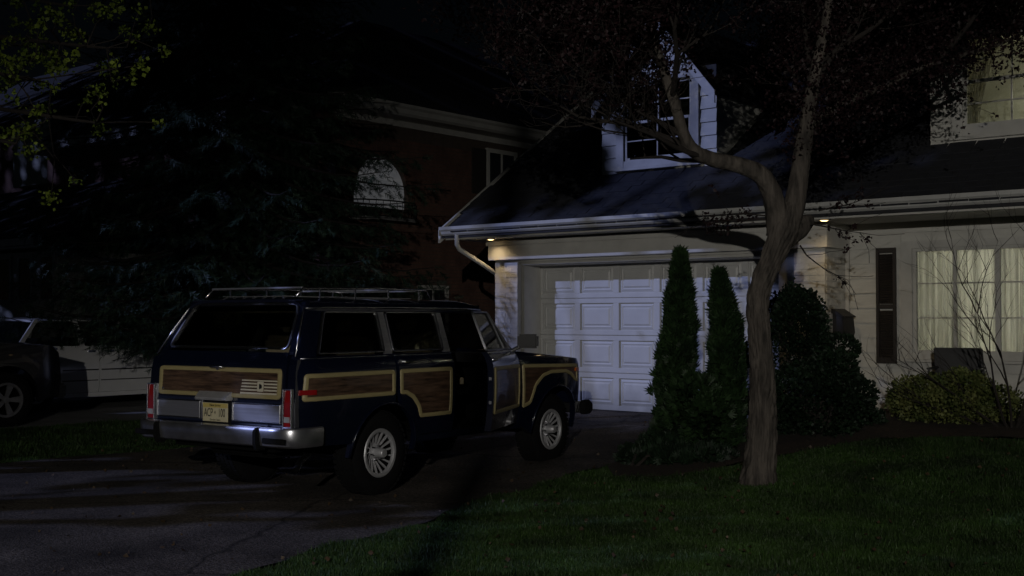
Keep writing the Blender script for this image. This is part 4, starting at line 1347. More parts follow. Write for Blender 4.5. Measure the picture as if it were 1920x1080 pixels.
MB().tube([(-.70, -.66, .40), (-.9, -.76, .36), (-1.0, -.82, .31)], .028, 14, cap=False).build('exhaust_pipe', 'chrome', wag, smooth=True)
MB().tube([(-.70, -.66, .40), (-.9, -.76, .36), (-.99, -.814, .315)], .023, 14).build('exhaust_bore', 'under', wag, smooth=True)
MB().box(-.9, -.5, -.45, .3, .37, .46).build('fuel_tank', 'under', wag, bevel=.02)

# roof rack
rk = MB().tube([(-.74, -.55, 1.71), (-.66, -.55, 1.782), (.3, -.55, 1.802), (1.0, -.55, 1.792), (1.06, -.55, 1.715)], .011, 8)
rack = rk.build('roof_rack', 'chrome', wag, smooth=True)
MB().tube([(-.74, .55, 1.71), (-.66, .55, 1.782), (.3, .55, 1.802), (1.0, .55, 1.792), (1.06, .55, 1.715)], .011, 8).build('side_rail', 'chrome', rack, smooth=True)
for u in (-.66, .45, .98):
    MB().bar((u, -.55, 1.790), (u, .55, 1.790), .014, .026, up=(1, 0, 0)).build('cross_bar', 'brushed', rack, bevel=.003)
for u in (-.45, .0, .45, .9):
    for y_ in (-.55, .55):
        MB().tube([(u, y_, 1.70), (u, y_, 1.790)], .009, 6).build('post', 'chrome', rack)
sl_ = MB()
for k in range(7):
    y_ = -.36 + .12 * k
    sl_.box(-.70, 1.0, y_ - .012, y_ + .012, 1.718, 1.723)
sl_.build('skid_strips', 'brushed', rack)

# seats
def seat(u, v, w, bench=False):
    s = MB().box(u - .24, u + .26, -v - w / 2, -v + w / 2, .84, 1.0).build('seat', 'seat', wag, bevel=.05, smooth=40)
    M_ = Matrix.Translation((u - .25, -v, .98)) @ Matrix.Rotation(R(-12), 4, 'Y')
    MB().box(-.07, .07, -w / 2, w / 2, -.05, .40, M_).build('backrest', 'seat', s, bevel=.045, smooth=40)
    for hv in ((0,) if not bench else (-w / 4, w / 4)):
        MB().box(-.045, .045, hv - .12, hv + .12, .44, .60, M_).build('headrest', 'seat', s, bevel=.035, smooth=40)
seat(1.25, .40, .52); seat(1.25, -.40, .52); seat(.42, 0, 1.30, True)
c = Matrix.Translation((1.72, .38, 1.22)) @ Matrix.Rotation(R(-65), 4, 'Y')
MB().lathe([(.18 + .013 * math.cos(a), .013 * math.sin(a)) for a in np.linspace(0, 2 * math.pi, 9)[:-1]], 28, c, close=True).build('steering_wheel', 'black', wag, smooth=True)

# ------------------------------------------------------------------ the two parked cars at the left
def plain_car(name, loc, rz, paint, dims, label, style='five', belt=1.0, hood=.92, top=1.45, mould=False, L=(-1.05, 3.65), wb=2.75, r=.33, tall=False):
    c = empty(name, loc, rz, label=label, cat='car')
    W = dims
    a_r = arc(0, r + .02, r + .07, 188, -8, 12)
    a_f = arc(wb, r + .02, r + .07, 188, -8, 12)
    zb = .22 if not tall else .34
    def sv(z): return float(np.interp(z, [.15, .35, .6, .85, belt, top], [W - .07, W - .02, W, W - .01, W - .05, W - .22]))
    def tp(u): return .10 * max(0, (L[0] + .25 - u) / .25) ** 2 + .14 * max(0, (u - L[1] + .35) / .35) ** 2
    def sk(poly, t0, t1, sgn):
        bm = bmesh.new(); bm.faces.new([bm.verts.new((u, 0, z)) for u, z in poly])
        for z in (.35, .6, .85):
            bmesh.ops.bisect_plane(bm, geom=bm.verts[:] + bm.edges[:] + bm.faces[:], plane_co=(0, 0, z), plane_no=(0, 0, 1))
        for u in list(np.linspace(L[0], L[0] + .25, 4)) + list(np.linspace(L[1] - .35, L[1], 6)):
            bmesh.ops.bisect_plane(bm, geom=bm.verts[:] + bm.edges[:] + bm.faces[:], plane_co=(float(u), 0, 0), plane_no=(1, 0, 0))
        rr_ = bmesh.ops.extrude_face_region(bm, geom=bm.faces[:])
        back = {v for v in rr_['geom'] if isinstance(v, bmesh.types.BMVert)}
        mb = MB(); bm.verts.index_update()
        mb.v = [(v.co.x, -sgn * (sv(v.co.z) - tp(v.co.x) + (t1 if v in back else t0)), v.co.z) for v in bm.verts]
        mb.f = [tuple(v.index for v in f.verts) for f in bm.faces]
        bm.free(); return mb
    d0, d1, d2_ = .30, 1.08, 2.08
    for s in (1, -1):
        sk([(L[0], zb + .08), (L[0], .80), (L[0] + .10, belt - .04), (d0 - .01, belt)] + [p for p in a_r[::-1] if p[0] < d0 - .01] + [(-.42, zb)], 0, -.05, s).build('quarter_panel', paint, c, smooth=40)
        for (a, b, nm) in ((d0, d1, 'rear_door'), (d1 + .012, d2_, 'front_door')):
            bot = [(b, belt), (b, zb + .04)] + ([(a + .16, zb + .04)] + [p for p in a_r[::-1] if p[0] > a and p[1] > zb + .06] if nm == 'rear_door' else [(a, zb + .04)])
            dr_ = sk([(a, belt)] + bot, 0, -.05, s).build(nm, paint, c, smooth=40)
            hx = a + .10 if nm == 'front_door' else b - .22
            MB().box(hx, hx + .14, *sorted((-s * (W - .015), -s * (W + .015))), belt - .10, belt - .07).build('handle', 'chrome', dr_, bevel=.006)
            if mould:
                x0_ = a + .02 if nm == 'front_door' else a + .14
                sk([(x0_, .61), (x0_, .63), (b - .02, .63), (b - .02, .61)], .006, -.004, s).build('moulding', 'black', dr_)
                sk([(x0_, .445), (x0_, .46), (b - .02, .46), (b - .02, .445)], .005, -.004, s).build('moulding', 'black', dr_)
        fe = [(d2_ + .01, belt - .01), (L[1] - .18, hood - .04), (L[1] - .04, hood - .14), (L[1], .62), (L[1], zb + .06)] + [p for p in a_f[::-1]] + [(d2_ + .01, zb + .03)]
        sk(fe, 0, -.05, s).build('fender', paint, c, smooth=40)
        MB().box(L[1] - .16, L[1] + .005, *sorted((-s * (W - .14), -s * (W - .36))), .62, .76).build('headlight', 'lens', c, bevel=.02)
        MB().box(L[0] - .01, L[0] + .06, *sorted((-s * (W - .14), -s * (W - .34))), .62, .82).build('tail_light', 'red', c, bevel=.015)
        # glass and pillars
        gw = [(d0 - .55, belt + .01), (d2_ - .12, belt + .01), (d2_ - .62, top - .06), (d0 - .18, top - .06)] if not tall else [(L[0] + .14, belt + .01), (d2_ - .05, belt + .01), (d2_ - .55, top - .06), (L[0] + .26, top - .06)]
        sk(gw, -.02, -.026, s).build('window', 'carglass', c)
        for f_ in (0, .48, 1):
            a = gw[0][0] + (gw[1][0] - gw[0][0]) * f_; b = gw[3][0] + (gw[2][0] - gw[3][0]) * f_
            sk([(a - .04, belt), (a + .04, belt), (b + .035, top - .03), (b - .035, top - .03)], -.008, -.04, s).build('pillar', paint, c)
        for u in (0, wb):
            wheel(c, u, W - .13, r=r, w=.2, sgn=s, style=style, rr=r * .62)
        MB().box(1.90, 2.02, *sorted((-s * (W - .03), -s * (W + .17))), belt + .01, belt + .14).build('mirror', 'black', c, bevel=.02)
        MB().box(.42, 2.3, *sorted((-s * (W - .08), -s * (W - .02))), zb - .03, zb + .036).build('sill', paint, c, bevel=.01)
    def hf(s, t):
        u = d2_ + (L[1] - .05 - d2_) * s; v = (-(W - .06) + 2 * (W - .06) * t) * (1 - .10 * s * s)
        return u, v, belt - .02 + (hood - belt) * s + .03 * (1 - (v / W) ** 2) - .06 * s ** 8
    slab(hf, 12, 13, .03, 'hood', paint, c)
    def rf(s, t):
        a, b = gw[3][0], gw[2][0]
        u = a - .05 + (b - a + .1) * s; v = -(W - .23) + 2 * (W - .23) * t
        return u, v, top - .045 + .05 * (1 - abs(v / (W - .23)) ** 3) - .03 * (2 * s - 1) ** 6
    slab(rf, 12, 13, .03, 'roof', paint, c)
    if not tall:
        def bf(s, t):
            u = L[0] + .04 + (gw[0][0] + .02 - L[0] - .04) * s; v = (-(W - .07) + 2 * (W - .07) * t)
            return u, v, belt - .03 + .03 * (1 - (v / W) ** 2) - .05 * (1 - s) ** 6
        slab(bf, 8, 11, .03, 'boot_lid', paint, c)
    MB().add([(gw[1][0] + .02, -(W - .06), belt), (gw[1][0] + .02, W - .06, belt), (gw[2][0] + .02, W - .24, top - .04), (gw[2][0] + .02, -(W - .24), top - .04)], [(0, 1, 2, 3)]).build('windshield', 'carglass', c)
    MB().add([(gw[0][0] - .02, -(W - .06), belt), (gw[0][0] - .02, W - .06, belt), (gw[3][0] - .02, W - .24, top - .04), (gw[3][0] - .02, -(W - .24), top - .04)], [(0, 1, 2, 3)]).build('rear_window', 'carglass', c)
    MB().box(L[0] + .02, L[0] + .08, -(W - .11), W - .11, zb + .05, belt - .06).build('end_panel', paint, c, bevel=.02)
    MB().box(L[1] - .10, L[1] - .04, -(W - .13), W - .13, zb + .05, hood - .10).build('end_panel', paint, c, bevel=.02)
    MB().box(L[0] - .08, L[0] + .04, -(W - .06), W - .06, .36, .55).build('rear_bumper', 'black' if tall else paint, c, bevel=.03)
    MB().box(L[1] - .06, L[1] + .08, -(W - .12), W - .12, .34, .54).build('front_bumper', 'black' if tall else paint, c, bevel=.03)
    MB().box(L[0] + .1, L[1] - .2, -.55, .55, zb + .02, .62).box(.3, 2.1, -(W - .12), W - .12, zb + .02, zb + .10).build('chassis', 'under', c)
    for sx in (1.35, .5):
        s_ = MB().box(sx - .22, sx + .22, -.62, .62, .5, .72).build('seat', 'black', c, bevel=.04)
        MB().box(sx - .32, sx - .20, -.62, .62, .65, 1.12).build('backrest', 'black', s_, bevel=.04)
    return c
plain_car('dark_suv', (-16.2, 5.42, G(-16, 7) + .004), R(90), 'dkpaint', .93, 'charcoal car with alloy wheel at the left edge of the frame', belt=1.14, hood=1.10, top=1.70, r=.36, tall=True, L=(-1.0, 3.55), wb=2.72)
plain_car('white_sedan', (-18.3, 9.72, G(-18, 11) + .004), R(90), 'whpaint', .90, 'white car under the spruce behind the station wagon', mould=True, belt=1.0)
# ------------------------------------------------------------------ vegetation
_F = Vector((-math.sin(R(39.44)) * math.cos(R(1.455)), math.cos(R(39.44)) * math.cos(R(1.455)), math.sin(R(1.455))))
_Rt = Vector((math.cos(R(39.44)), math.sin(R(39.44)), 0))
_U = _Rt.cross(_F)
def at(px, py, D):
    return CAMV + (_F + _Rt * ((px - 960) / 2276) - _U * ((py - 540) / 2276)) * D

LEAF = (np.array([(0, 0, 0), (.5, .12, .45), (0, 0, 1), (-.5, .12, .45)], float), np.array([(0, 1, 2), (0, 2, 3)]))
def fan(n, spread, ln, w):
    V = []; F = []
    for k in range(n):
        a = -spread + 2 * spread * k / (n - 1)
        d = np.array([math.sin(a), .12 * math.cos(k * 2.3), math.cos(a)]) * ln * (1 - .25 * abs(a) / spread)
        p = np.array([-math.cos(a), 0, math.sin(a)]) * w
        b = len(V)
        V += [p * .4, -p * .4, d * .55 + p, d, d * .55 - p]
        F += [(b, b + 2, b + 3), (b, b + 3, b + 1), (b + 1, b + 3, b + 4)]
    return np.array(V, float), np.array(F)
def needle_tpl():
    V = []; F = []
    for k in range(6):
        t = .12 + .76 * k / 5
        for s in (1, -1):
            b = len(V)
            V += [(0, 0, t * .9 - .05), (.0, 0, t * .9 + .05), (s * .26, .10 * ((k * 7) % 3 - 1), t * .9 + .24)]
            F.append((b, b + 1, b + 2))
    b = len(V)
    V += [(.022, 0, 0), (-.022, 0, 0), (0, .01, 1.12)]
    F.append((b, b + 1, b + 2))
    return np.array(V, float), np.array(F)
NEEDLE = needle_tpl()
FROND = fan(5, .75, 1, .09)

def shell_points(lobes, n, inner=.72):
    P = []; D = []
    vol = np.array([l[3] * l[4] * l[5] for l in lobes]) ** (2 / 3)
    for l, k in zip(lobes, (n * vol / vol.sum()).astype(int)):
        d = rng.normal(size=(k, 3)); d /= np.linalg.norm(d, axis=1, keepdims=True)
        bump = 1 + .10 * np.sin(d[:, 0] * 9 + l[0] * 5) * np.sin(d[:, 2] * 8 + l[1]) + .07 * np.sin(d[:, 1] * 17 + d[:, 2] * 13)
        r = (inner + (1.0 - inner) * rng.random(k) ** .6) * bump
        p = d * r[:, None] * np.array(l[3:6]) + np.array(l[:3])
        P.append(p); D.append(d / np.array(l[3:6]) * min(l[3:6]) + np.array([0, 0, .35]))
    P = np.vstack(P); D = np.vstack(D)
    ok = P[:, 2] > np.array([float(G(x, y)) for x, y in P[:, :2]]) + .01
    return P[ok], D[ok]

def root_at(name, x, y, **k):
    return empty(name, (x, y, float(G(x, y))), **k)
def local(V, root): return V - np.array(root.location[:])

def shrub(name, x, y, lobes, n, tpl, size, m, label, cat, stems=6, inner=.72, group=None, h=None):
    root = root_at(name, x, y, label=label, cat=cat, group=group)
    P, D = shell_points(lobes, n, inner)
    V, F = sprigs(tpl[0], tpl[1], P, D + rng.normal(size=P.shape) * .35, size * rng.uniform(.6, 1.3, len(P)))
    npmesh('foliage', local(V, root), F, m, root)
    mb = MB()
    z0 = root.location[2]
    for k in range(stems):
        l = lobes[k % len(lobes)]
        a = random.uniform(0, 6.28)
        tip = Vector((l[0] + .6 * l[3] * math.cos(a), l[1] + .6 * l[4] * math.sin(a), l[2] + .5 * l[5]))
        b = Vector((x + .06 * math.cos(a), y + .06 * math.sin(a), z0 - .05))
        mb.tube([b, b.lerp(tip, .5) + Vector((0, 0, .1)), tip], [.022, .014, .005], 6)
    mb.build('stem', 'bark2', root, org=root.location)
    return root

# ---- columnar cedars
def cedar(px, x, y, top, rad, label, n=7500):
    z0 = float(G(x, y))
    root = root_at('cedar', x, y, label=label, cat='conifer', group='columnar cedars by the garage')
    H = top - z0
    t = rng.random(n) ** .8
    prof = np.interp(t, [0, .15, .4, .6, .78, .9, 1.0], [.80, .95, .95, .82, .56, .30, .04]) * rad
    a = rng.random(n) * 2 * np.pi
    lob = 1 + .30 * np.sin(a * 3 + t * 9 + px) * np.sin(t * 21 + px) + .26 * np.sin(a * 5 + t * 37) * np.sin(t * 13 + a)
    lob = lob * np.where(rng.random(n) < .08, 1.22, 1)
    r = prof * lob * (.55 + .45 * rng.random(n) ** .5)
    lean = np.stack([.05 * np.sin(t * 4 + px), .03 * np.sin(t * 3)], 1)
    P = np.stack([x + r * np.cos(a) + lean[:, 0], y + r * np.sin(a) + lean[:, 1], z0 + H * t], 1)
    D = np.stack([np.cos(a) * .6, np.sin(a) * .6, np.full(n, 1.0)], 1) + rng.normal(size=(n, 3)) * .32
    V, F = sprigs(FROND[0], FROND[1], P, D, rng.uniform(.05, .13, n))
    npmesh('foliage', local(V, root), F, 'cedar', root)
    MB().tube([(x, y, z0 - .05), (x + .02, y, z0 + H * .5), (x + .04, y, z0 + H * .93)], [.05, .03, .006], 8).build('trunk', 'bark2', root, org=root.location)
cedar(1267, -7.02, 11.35, 2.24, .170, 'taller columnar cedar left of the other one, nearer the wagon bonnet')
cedar(1357, -6.40, 11.25, 2.00, .165, 'shorter columnar cedar directly left of the tree trunk')
shrub('small_cedar', -6.42, 10.75, [(-6.45, 10.75, .55, .30, .26, .42), (-6.25, 10.7, .45, .24, .22, .32), (-6.62, 10.8, .42, .22, .22, .30)], 3000, FROND, .085, 'cedar', 'low feathery green shrub at the foot of the shorter cedar', 'shrub')
shrub('juniper', -6.75, 10.05, [(-6.75, 10.4, .12, .3, .3, .12), (-6.4, 10.35, .12, .35, .3, .12), (-6.1, 10.45, .12, .3, .3, .14), (-6.6, 10.75, .2, .45, .3, .2)], 5000, FROND, .085, 'yew', 'dark low spreading juniper in front of the cedars', 'shrub')
shrub('yew', -5.62, 11.9, [(-5.95, 11.95, 1.18, .40, .40, .68), (-5.85, 11.95, 1.50, .27, .28, .36), (-5.46, 11.9, .95, .27, .30, .26), (-5.28, 12.0, .72, .22, .26, .20), (-5.65, 11.8, .65, .6, .45, .42), (-5.45, 12.1, 1.22, .18, .2, .14)], 24000, LEAF, .036, 'yew', 'dark rounded yew between the tree trunk and the mailbox', 'shrub', 10)
shrub('low_yew', -5.3, 12.7, [(-5.55, 12.5, .40, .40, .3, .2), (-6.0, 12.4, .42, .45, .3, .24)], 9000, LEAF, .036, 'yew', 'low dark yew filling the bed right of the rounded one', 'shrub')
shrub('variegated_bush', -4.72, 13.1, [(-4.95, 13.05, .68, .38, .32, .24), (-4.55, 13.1, .74, .36, .32, .25), (-4.25, 13.2, .62, .30, .3, .2), (-4.7, 12.9, .58, .5, .32, .2), (-5.15, 13.15, .62, .22, .25, .18)], 14000, LEAF, .031, 'varieg', 'yellow green variegated bush under the ground floor window', 'shrub', 8, .6)

# ---- bare shrub in front of the window
bs = root_at('bare_shrub', -3.93, 12.75, label='leafless branching shrub in front of the window at the right edge', cat='shrub')
mb = MB()
def twig(p, d, r, L_, k):
    pts = [Vector(p)]; dd = Vector(d).normalized()
    seg = 5
    for i in range(seg):
        dd = (dd + Vector((random.uniform(-.2, .2), random.uniform(-.2, .2), random.uniform(-.08, .16)))).normalized()
        pts.append(pts[-1] + dd * L_ / seg)
    mb.tube(pts, [r * (1 - .75 * i / seg) for i in range(seg + 1)], 5, cap=False)
    if k > 0:
        for i in range(2, seg + 1):
            if random.random() < .85:
                s = Vector((random.uniform(-1, 1), random.uniform(-1, 1), random.uniform(-.3, .7)))
                twig(pts[i], (dd + s * .75), r * .5, L_ * random.uniform(.45, .7), k - 1)
b0_ = Vector((-3.93, 12.75, .3))
for d_, L_ in (((-.9, -.1, .75), 1.2), ((-.55, .1, 1.2), 1.35), ((-.2, -.1, 1.3), 1.4), ((.25, .05, 1.2), 1.3), ((-1.1, .1, .45), 1.1), ((.6, 0, 1.0), 1.2)):
    twig(b0_, d_, .016, L_, 3)
o = mb.build('branches', 'bark2', bs, org=bs.location); o['kind'] = 'stuff'

# ---- patio chair
ch = root_at('patio_chair', -4.85, 13.82, label='black high backed patio chair below the lit window', cat='chair')
ch.rotation_euler = (0, 0, R(10))
cz = .15
MB().box(-.27, .27, -.27, .25, .36, .41).build('seat', 'black', ch, bevel=.012)
bk = MB()
bk.prism([(-.27, .40), (.27, .40), (.24, .80), (-.30, .80)], 1, .24, .27)
bk.build('backrest', 'black', ch, bevel=.01)
for x in (-.26, .26):
    for y_ in (-.24, .22):
        MB().box(x - .018, x + .018, y_ - .018, y_ + .018, -.02, .36).build('leg', 'black', ch)
    MB().box(x - .025, x + .025, -.26, .24, .56, .585).box(x - .015, x + .015, -.25, -.22, .41, .56).build('armrest', 'black', ch, bevel=.006)

# ---- the garden tree: trunk, limbs, dark red crown
DT = 10.8
tree = empty('plum_tree', (at(1420, 896, DT).x, at(1420, 896, DT).y, float(G(at(1420, 896, DT).x, at(1420, 896, DT).y))), label='bare-trunked garden tree with small dark red leaves on the lawn before the garage', cat='tree')
TO = tree.location
def pth(pts): return [at(p[0], p[1], DT + p[2]) for p in pts]
def smoothpath(pts, rad, k=5):
    out = []; rr = []
    n = len(pts)
    for i in range(n - 1):
        p0, p1, p2, p3 = pts[max(i - 1, 0)], pts[i], pts[i + 1], pts[min(i + 2, n - 1)]
        for j in range(k):
            t = j / k
            out.append(.5 * ((2 * p1) + (p2 - p0) * t + (2 * p0 - 5 * p1 + 4 * p2 - p3) * t * t + (3 * p1 - p0 - 3 * p2 + p3) * t ** 3))
            rr.append(rad[i] * (1 - t) + rad[i + 1] * t)
    out.append(pts[-1]); rr.append(rad[-1])
    return out, rr
def bark_tube(mb, pts, rad, n):
    """trunk surface with deep vertical furrows, bulges and a knot hollow"""
    # resample finely along the length
    P2 = []; R2 = []
    for i in range(len(pts) - 1):
        for j in range(3):
            t = j / 3
            P2.append(pts[i].lerp(pts[i + 1], t)); R2.append(rad[i] * (1 - t) + rad[i + 1] * t)
    P2.append(pts[-1]); R2.append(rad[-1])
    base = len(mb.v)
    m = len(P2)
    for i, p in enumerate(P2):
        z = p.z
        for k in range(n):
            a = 2 * math.pi * k / n
            w = a * 11 + 1.6 * math.sin(z * 5.1 + a * 2) + .9 * math.sin(z * 13 + a * 3)
            fur = abs(math.sin(w)) ** .6 * (.75 + .25 * math.sin(z * 31 + a * 9 + 2 * math.sin(a * 4)))
            r = R2[i] * .92 * (1 + .07 * math.sin(2 * a + z * 2.2) + .05 * math.sin(3 * a - z * 3.1 + 1)) - .020 + .025 * fur + random.uniform(-.0018, .0018)
            if z < .30: r += .018 * max(0, (.32 - z) / .32) ** 2 * (.6 + .8 * abs(math.sin(a * 2.5 + .7)))
            mb.v.append((p.x + r * math.cos(a), p.y + r * math.sin(a), z))
    for i in range(m - 1):
        for k in range(n):
            a = base + i * n + k; b = base + i * n + (k + 1) % n
            mb.f.append((a, b, b + n, a + n))
tk = MB()
p_, r_ = smoothpath(pth([(1420, 925, 0), (1421, 890, 0), (1425, 850, 0), (1430, 790, 0), (1430, 700, 0), (1424, 620, 0), (1421, 565, 0), (1432, 520, 0), (1450, 480, 0), (1466, 440, 0), (1473, 405, .02), (1478, 380, .03)]),
                    [.165, .158, .145, .130, .120, .114, .117, .120, .130, .150, .145, .10], 8)
bark_tube(tk, p_, r_, 96)
p_, r_ = smoothpath(pth([(1460, 440, 0), (1456, 395, -.02), (1444, 355, -.05), (1422, 325, -.1), (1380, 308, -.15), (1335, 298, -.2), (1300, 282, -.25), (1280, 248, -.3), (1268, 205, -.35), (1248, 140, -.4), (1225, 60, -.4), (1210, -60, -.4), (1190, -200, -.4)]),
                    [.11, .098, .088, .080, .070, .066, .060, .052, .046, .040, .032, .022, .012], 5)
tk.tube(p_, r_, 14, wob=.07); LIMB1 = p_
p_, r_ = smoothpath(pth([(1470, 430, .02), (1486, 395, .03), (1495, 350, .05), (1503, 300, .06), (1511, 245, .1), (1522, 170, .1), (1540, 80, .15), (1560, -30, .2), (1570, -160, .2)]),
                    [.12, .10, .088, .080, .072, .060, .048, .034, .016], 5)
tk.tube(p_, r_, 14, wob=.07); LIMB2 = p_
p_, r_ = smoothpath(pth([(1508, 250, .1), (1540, 215, .3), (1590, 190, .5), (1650, 165, .7), (1720, 130, .9), (1800, 105, 1.1), (1880, 80, 1.2), (1960, 40, 1.2)]),
                    [.05, .045, .038, .030, .026, .022, .018, .010], 5)
stub, sr = smoothpath(pth([(1475, 445, .05), (1500, 428, .1), (1516, 412, .15), (1522, 404, .15)]), [.10, .085, .06, .02], 4)
tk.tube(stub, sr, 12, wob=.07)
tk.tube(p_, r_, 12, wob=.07); LIMB3 = p_
trunk = tk.build('trunk', 'bark', tree, org=TO, smooth=True)

tw = MB()
tips = []
def grow(p, d, r, L_, k, leafy=True, up=.05, seg=5, spread=.8, store=None):
    pts = [Vector(p)]; dd = Vector(d).normalized()
    for i in range(seg):
        dd = (dd + Vector((random.gauss(0, .16), random.gauss(0, .16), random.gauss(0, .12) + up))).normalized()
        pts.append(pts[-1] + dd * L_ / seg)
    if up > .015 and store[0] is tw and k <= 2 and pts[-1].z < 3.25: return
    store[0].tube(pts, [max(.0022, r * (1 - .7 * i / seg)) for i in range(seg + 1)], 5 if r < .02 else 7, cap=False)
    if k == 0:
        for i in range(1, seg + 1): store[1].append((pts[i], dd))
        return
    for i in range(1, seg + 1):
        nb_ = 1 if random.random() < .8 else 2
        for _ in range(nb_):
            s = Vector((random.gauss(0, 1), random.gauss(0, 1), random.gauss(0, .6))).normalized()
            grow(pts[i], dd * .7 + s * spread, r * .5 * (1 - .08 * i), L_ * random.uniform(.45, .75), k - 1, True, up, seg, spread, store)
st = (tw, tips)
def outward(p, c):
    v = (p - c); v.z *= .5
    return v.normalized() if v.length > .01 else Vector((0, 0, 1))
CEN = at(1470, 250, DT)
for P_, idx in ((LIMB1, range(22, len(LIMB1), 4)), (LIMB2, range(20, len(LIMB2), 2)), (LIMB3, range(14, len(LIMB3), 4))):
    for i in idx:
        for _ in range(1):
            ow = outward(P_[i], CEN) + Vector((random.gauss(0, .8), random.gauss(0, .7), random.uniform(.1, .9)))
            grow(P_[i], ow, .028, random.uniform(1.0, 1.6), 3, store=st, up=.07)
# small suckers near the fork
for (a, b, d_) in ((1450, 415, (-1, 0, -.05)), (1438, 405, (-1, .1, .1)), (1520, 420, (1, .1, -.1)), (1535, 395, (1, 0, .05)), (1500, 460, (.5, -.3, -.6))):
    dv = _Rt * d_[0] + Vector((0, 0, 1)) * d_[2] + _F * d_[1]
    grow(at(a, b, DT), dv, .008, .55, 1, store=st, up=-.01, spread=.5)
tw.build('branches', 'bark2', tree, org=TO)['kind'] = 'stuff'
tips = [t for t in tips if t[0].z > 3.25 + .6 * random.random() or (t[0] - at(1475, 420, DT)).length < .75]
T_ = np.array([t[0][:] for t in tips]); TD = np.array([t[1][:] for t in tips])
sel = rng.random(len(T_)) < np.where(T_[:, 2] > 4.0, .85, .5)
T_, TD = T_[sel], TD[sel]
rep = 8
Pq = np.repeat(T_, rep, 0) + rng.normal(size=(len(T_) * rep, 3)) * np.repeat(np.where(T_[:, 2] > 3.9, .060, .018), rep)[:, None]
Dq = np.repeat(TD, rep, 0) * .4 + rng.normal(size=(len(T_) * rep, 3)) * .8
# short leafy spurs all along the upper limbs
sp_ = []
for P_ in (LIMB1, LIMB2, LIMB3):
    for q in P_:
        if q.z > (3.75 if P_ is LIMB1 else 3.25):
            for _ in range(26):
                a = rng.normal(size=3) * np.array([.20, .20, .16])
                for __ in range(6): sp_.append(np.array(q[:]) + a + rng.normal(size=3) * .035)
sp_ = np.array(sp_)
Pq = np.vstack([Pq, sp_]); Dq = np.vstack([Dq, rng.normal(size=sp_.shape)])
V, F = sprigs(LEAF[0] * np.array([.75, 1, 1]), LEAF[1], Pq, Dq, rng.uniform(.022, .048, len(Pq)))
npmesh('crown', V - np.array(TO[:]), F, 'redleaf', tree)
print('plum tips', len(tips), 'leaves', len(Pq))

# ---- spruce
def spruce(x, y, H, rad, label, name='spruce_tree', zmin=1.45, whorls=30, per=8):
    root = root_at(name, x, y, label=label, cat='tree')
    z0 = root.location[2]
    br = MB(); P = []; D = []
    for w_ in range(whorls):
        t = w_ / (whorls - 1)
        z = zmin + (H - zmin) * t ** 1.05
        L_ = rad * (1 - t) ** .72 * random.uniform(.85, 1.08) + .15
        for k in range(per):
            a = 2 * math.pi * (k + random.random() * .7) / per + w_
            l = L_ * random.uniform(.75, 1.12)
            d = Vector((math.cos(a), math.sin(a), 0))
            n = 7
            pts = []
            for i in range(n + 1):
                s = i / n
                pts.append(Vector((x, y, z0 + z)) + d * l * s + Vector((0, 0, -(.22 + .30 * min(1, t * 5)) * l * s ** 1.2 * (1 - t * .6) + .22 * l * s ** 3 )))
            br.tube(pts, [.03 * (1 - s_ / n) * (1 - t * .5) + .006 for s_ in range(n + 1)], 4, cap=False)
            side = Vector((-d.y, d.x, 0))
            for i in range(2, n * 3 + 1):
                s = i / (n * 3)
                q = pts[min(n - 1, int(s * n))].lerp(pts[min(n, int(s * n) + 1)], s * n - int(s * n)) if s < 1 else pts[-1]
                for sg in (1, -1):
                    ll = l * .30 * (1 - s * .7) * random.uniform(.6, 1.15)
                    dd = (side * sg + d * .75 + Vector((0, 0, -.45 + random.uniform(-.2, .1)))).normalized()
                    m_ = max(1, int(ll / .13))
                    for j in range(m_):
                        P.append(q + dd * ll * (j + .3) / m_ + Vector((0, 0, -.05 * j * ll)))
                        D.append(dd + Vector((random.gauss(0, .25), random.gauss(0, .25), -.25 + random.gauss(0, .2))))
            P.append(pts[-1]); D.append(d)
    P = np.array([p[:] for p in P]); D = np.array([p[:] for p in D])
    V, F = sprigs(NEEDLE[0], NEEDLE[1], P, D, rng.uniform(.15, .25, len(P)))
    npmesh('foliage', local(V, root), F, 'needle', root)
    br.build('branches', 'bark2', root, org=root.location)['kind'] = 'stuff'
    MB().tube([(x, y, z0 - .1), (x + .03, y, z0 + H * .5), (x, y, z0 + H)], [.24, .14, .02], 12, wob=.05).build('trunk', 'bark2', root, org=root.location)
    print('spruce sprigs', len(P))
spruce(-16.2, 12.5, 12.5, 3.6, 'large dark spruce with drooping boughs between the two driveways', per=10)

# ---- maple whose flowering twigs hang into the top left corner
mp_root = root_at('maple_tree', -13.6, 3.4, label='maple with yellow green flower clusters hanging at the top left corner', cat='tree')
MO = mp_root.location
mw = MB()
base = Vector((-13.6, 3.4, 0))
mw.tube([base + Vector((0, 0, -.1)), base + Vector((.1, .05, 2.0)), base + Vector((.35, .1, 3.6)), base + Vector((.5, .3, 6.5))], [.24, .19, .16, .07], 16, wob=.05)
cl = [(190, 40), (480, 35), (600, 30), (745, 145), (635, 150), (370, 155), (410, 185), (195, 135), (150, 120), (165, 215), (205, 200), (180, 300), (270, 265), (285, 320), (340, 325), (250, 350), (295, 350), (65, 370), (15, 390), (35, 385), (10, 310), (5, 470), (75, 500), (225, 430), (270, 460), (575, 380), (665, 390), (590, 310), (535, 325), (520, 350), (480, 455), (520, 480), (180, 560), (210, 565), (240, 560), (125, 650), (120, 680), (175, 665), (60, 700), (30, 670), (145, 765), (720, 330), (830, 265), (500, 640), (800, 620), (105, 310), (45, 215), (470, 80), (440, 520), (260, 1000), (380, 910), (120, 200), (300, 80), (360, 20), (250, 60), (90, 20), (550, 60), (700, 60), (130, 230), (160, 310), (200, 290), (60, 385), (270, 290)]
blooms = []
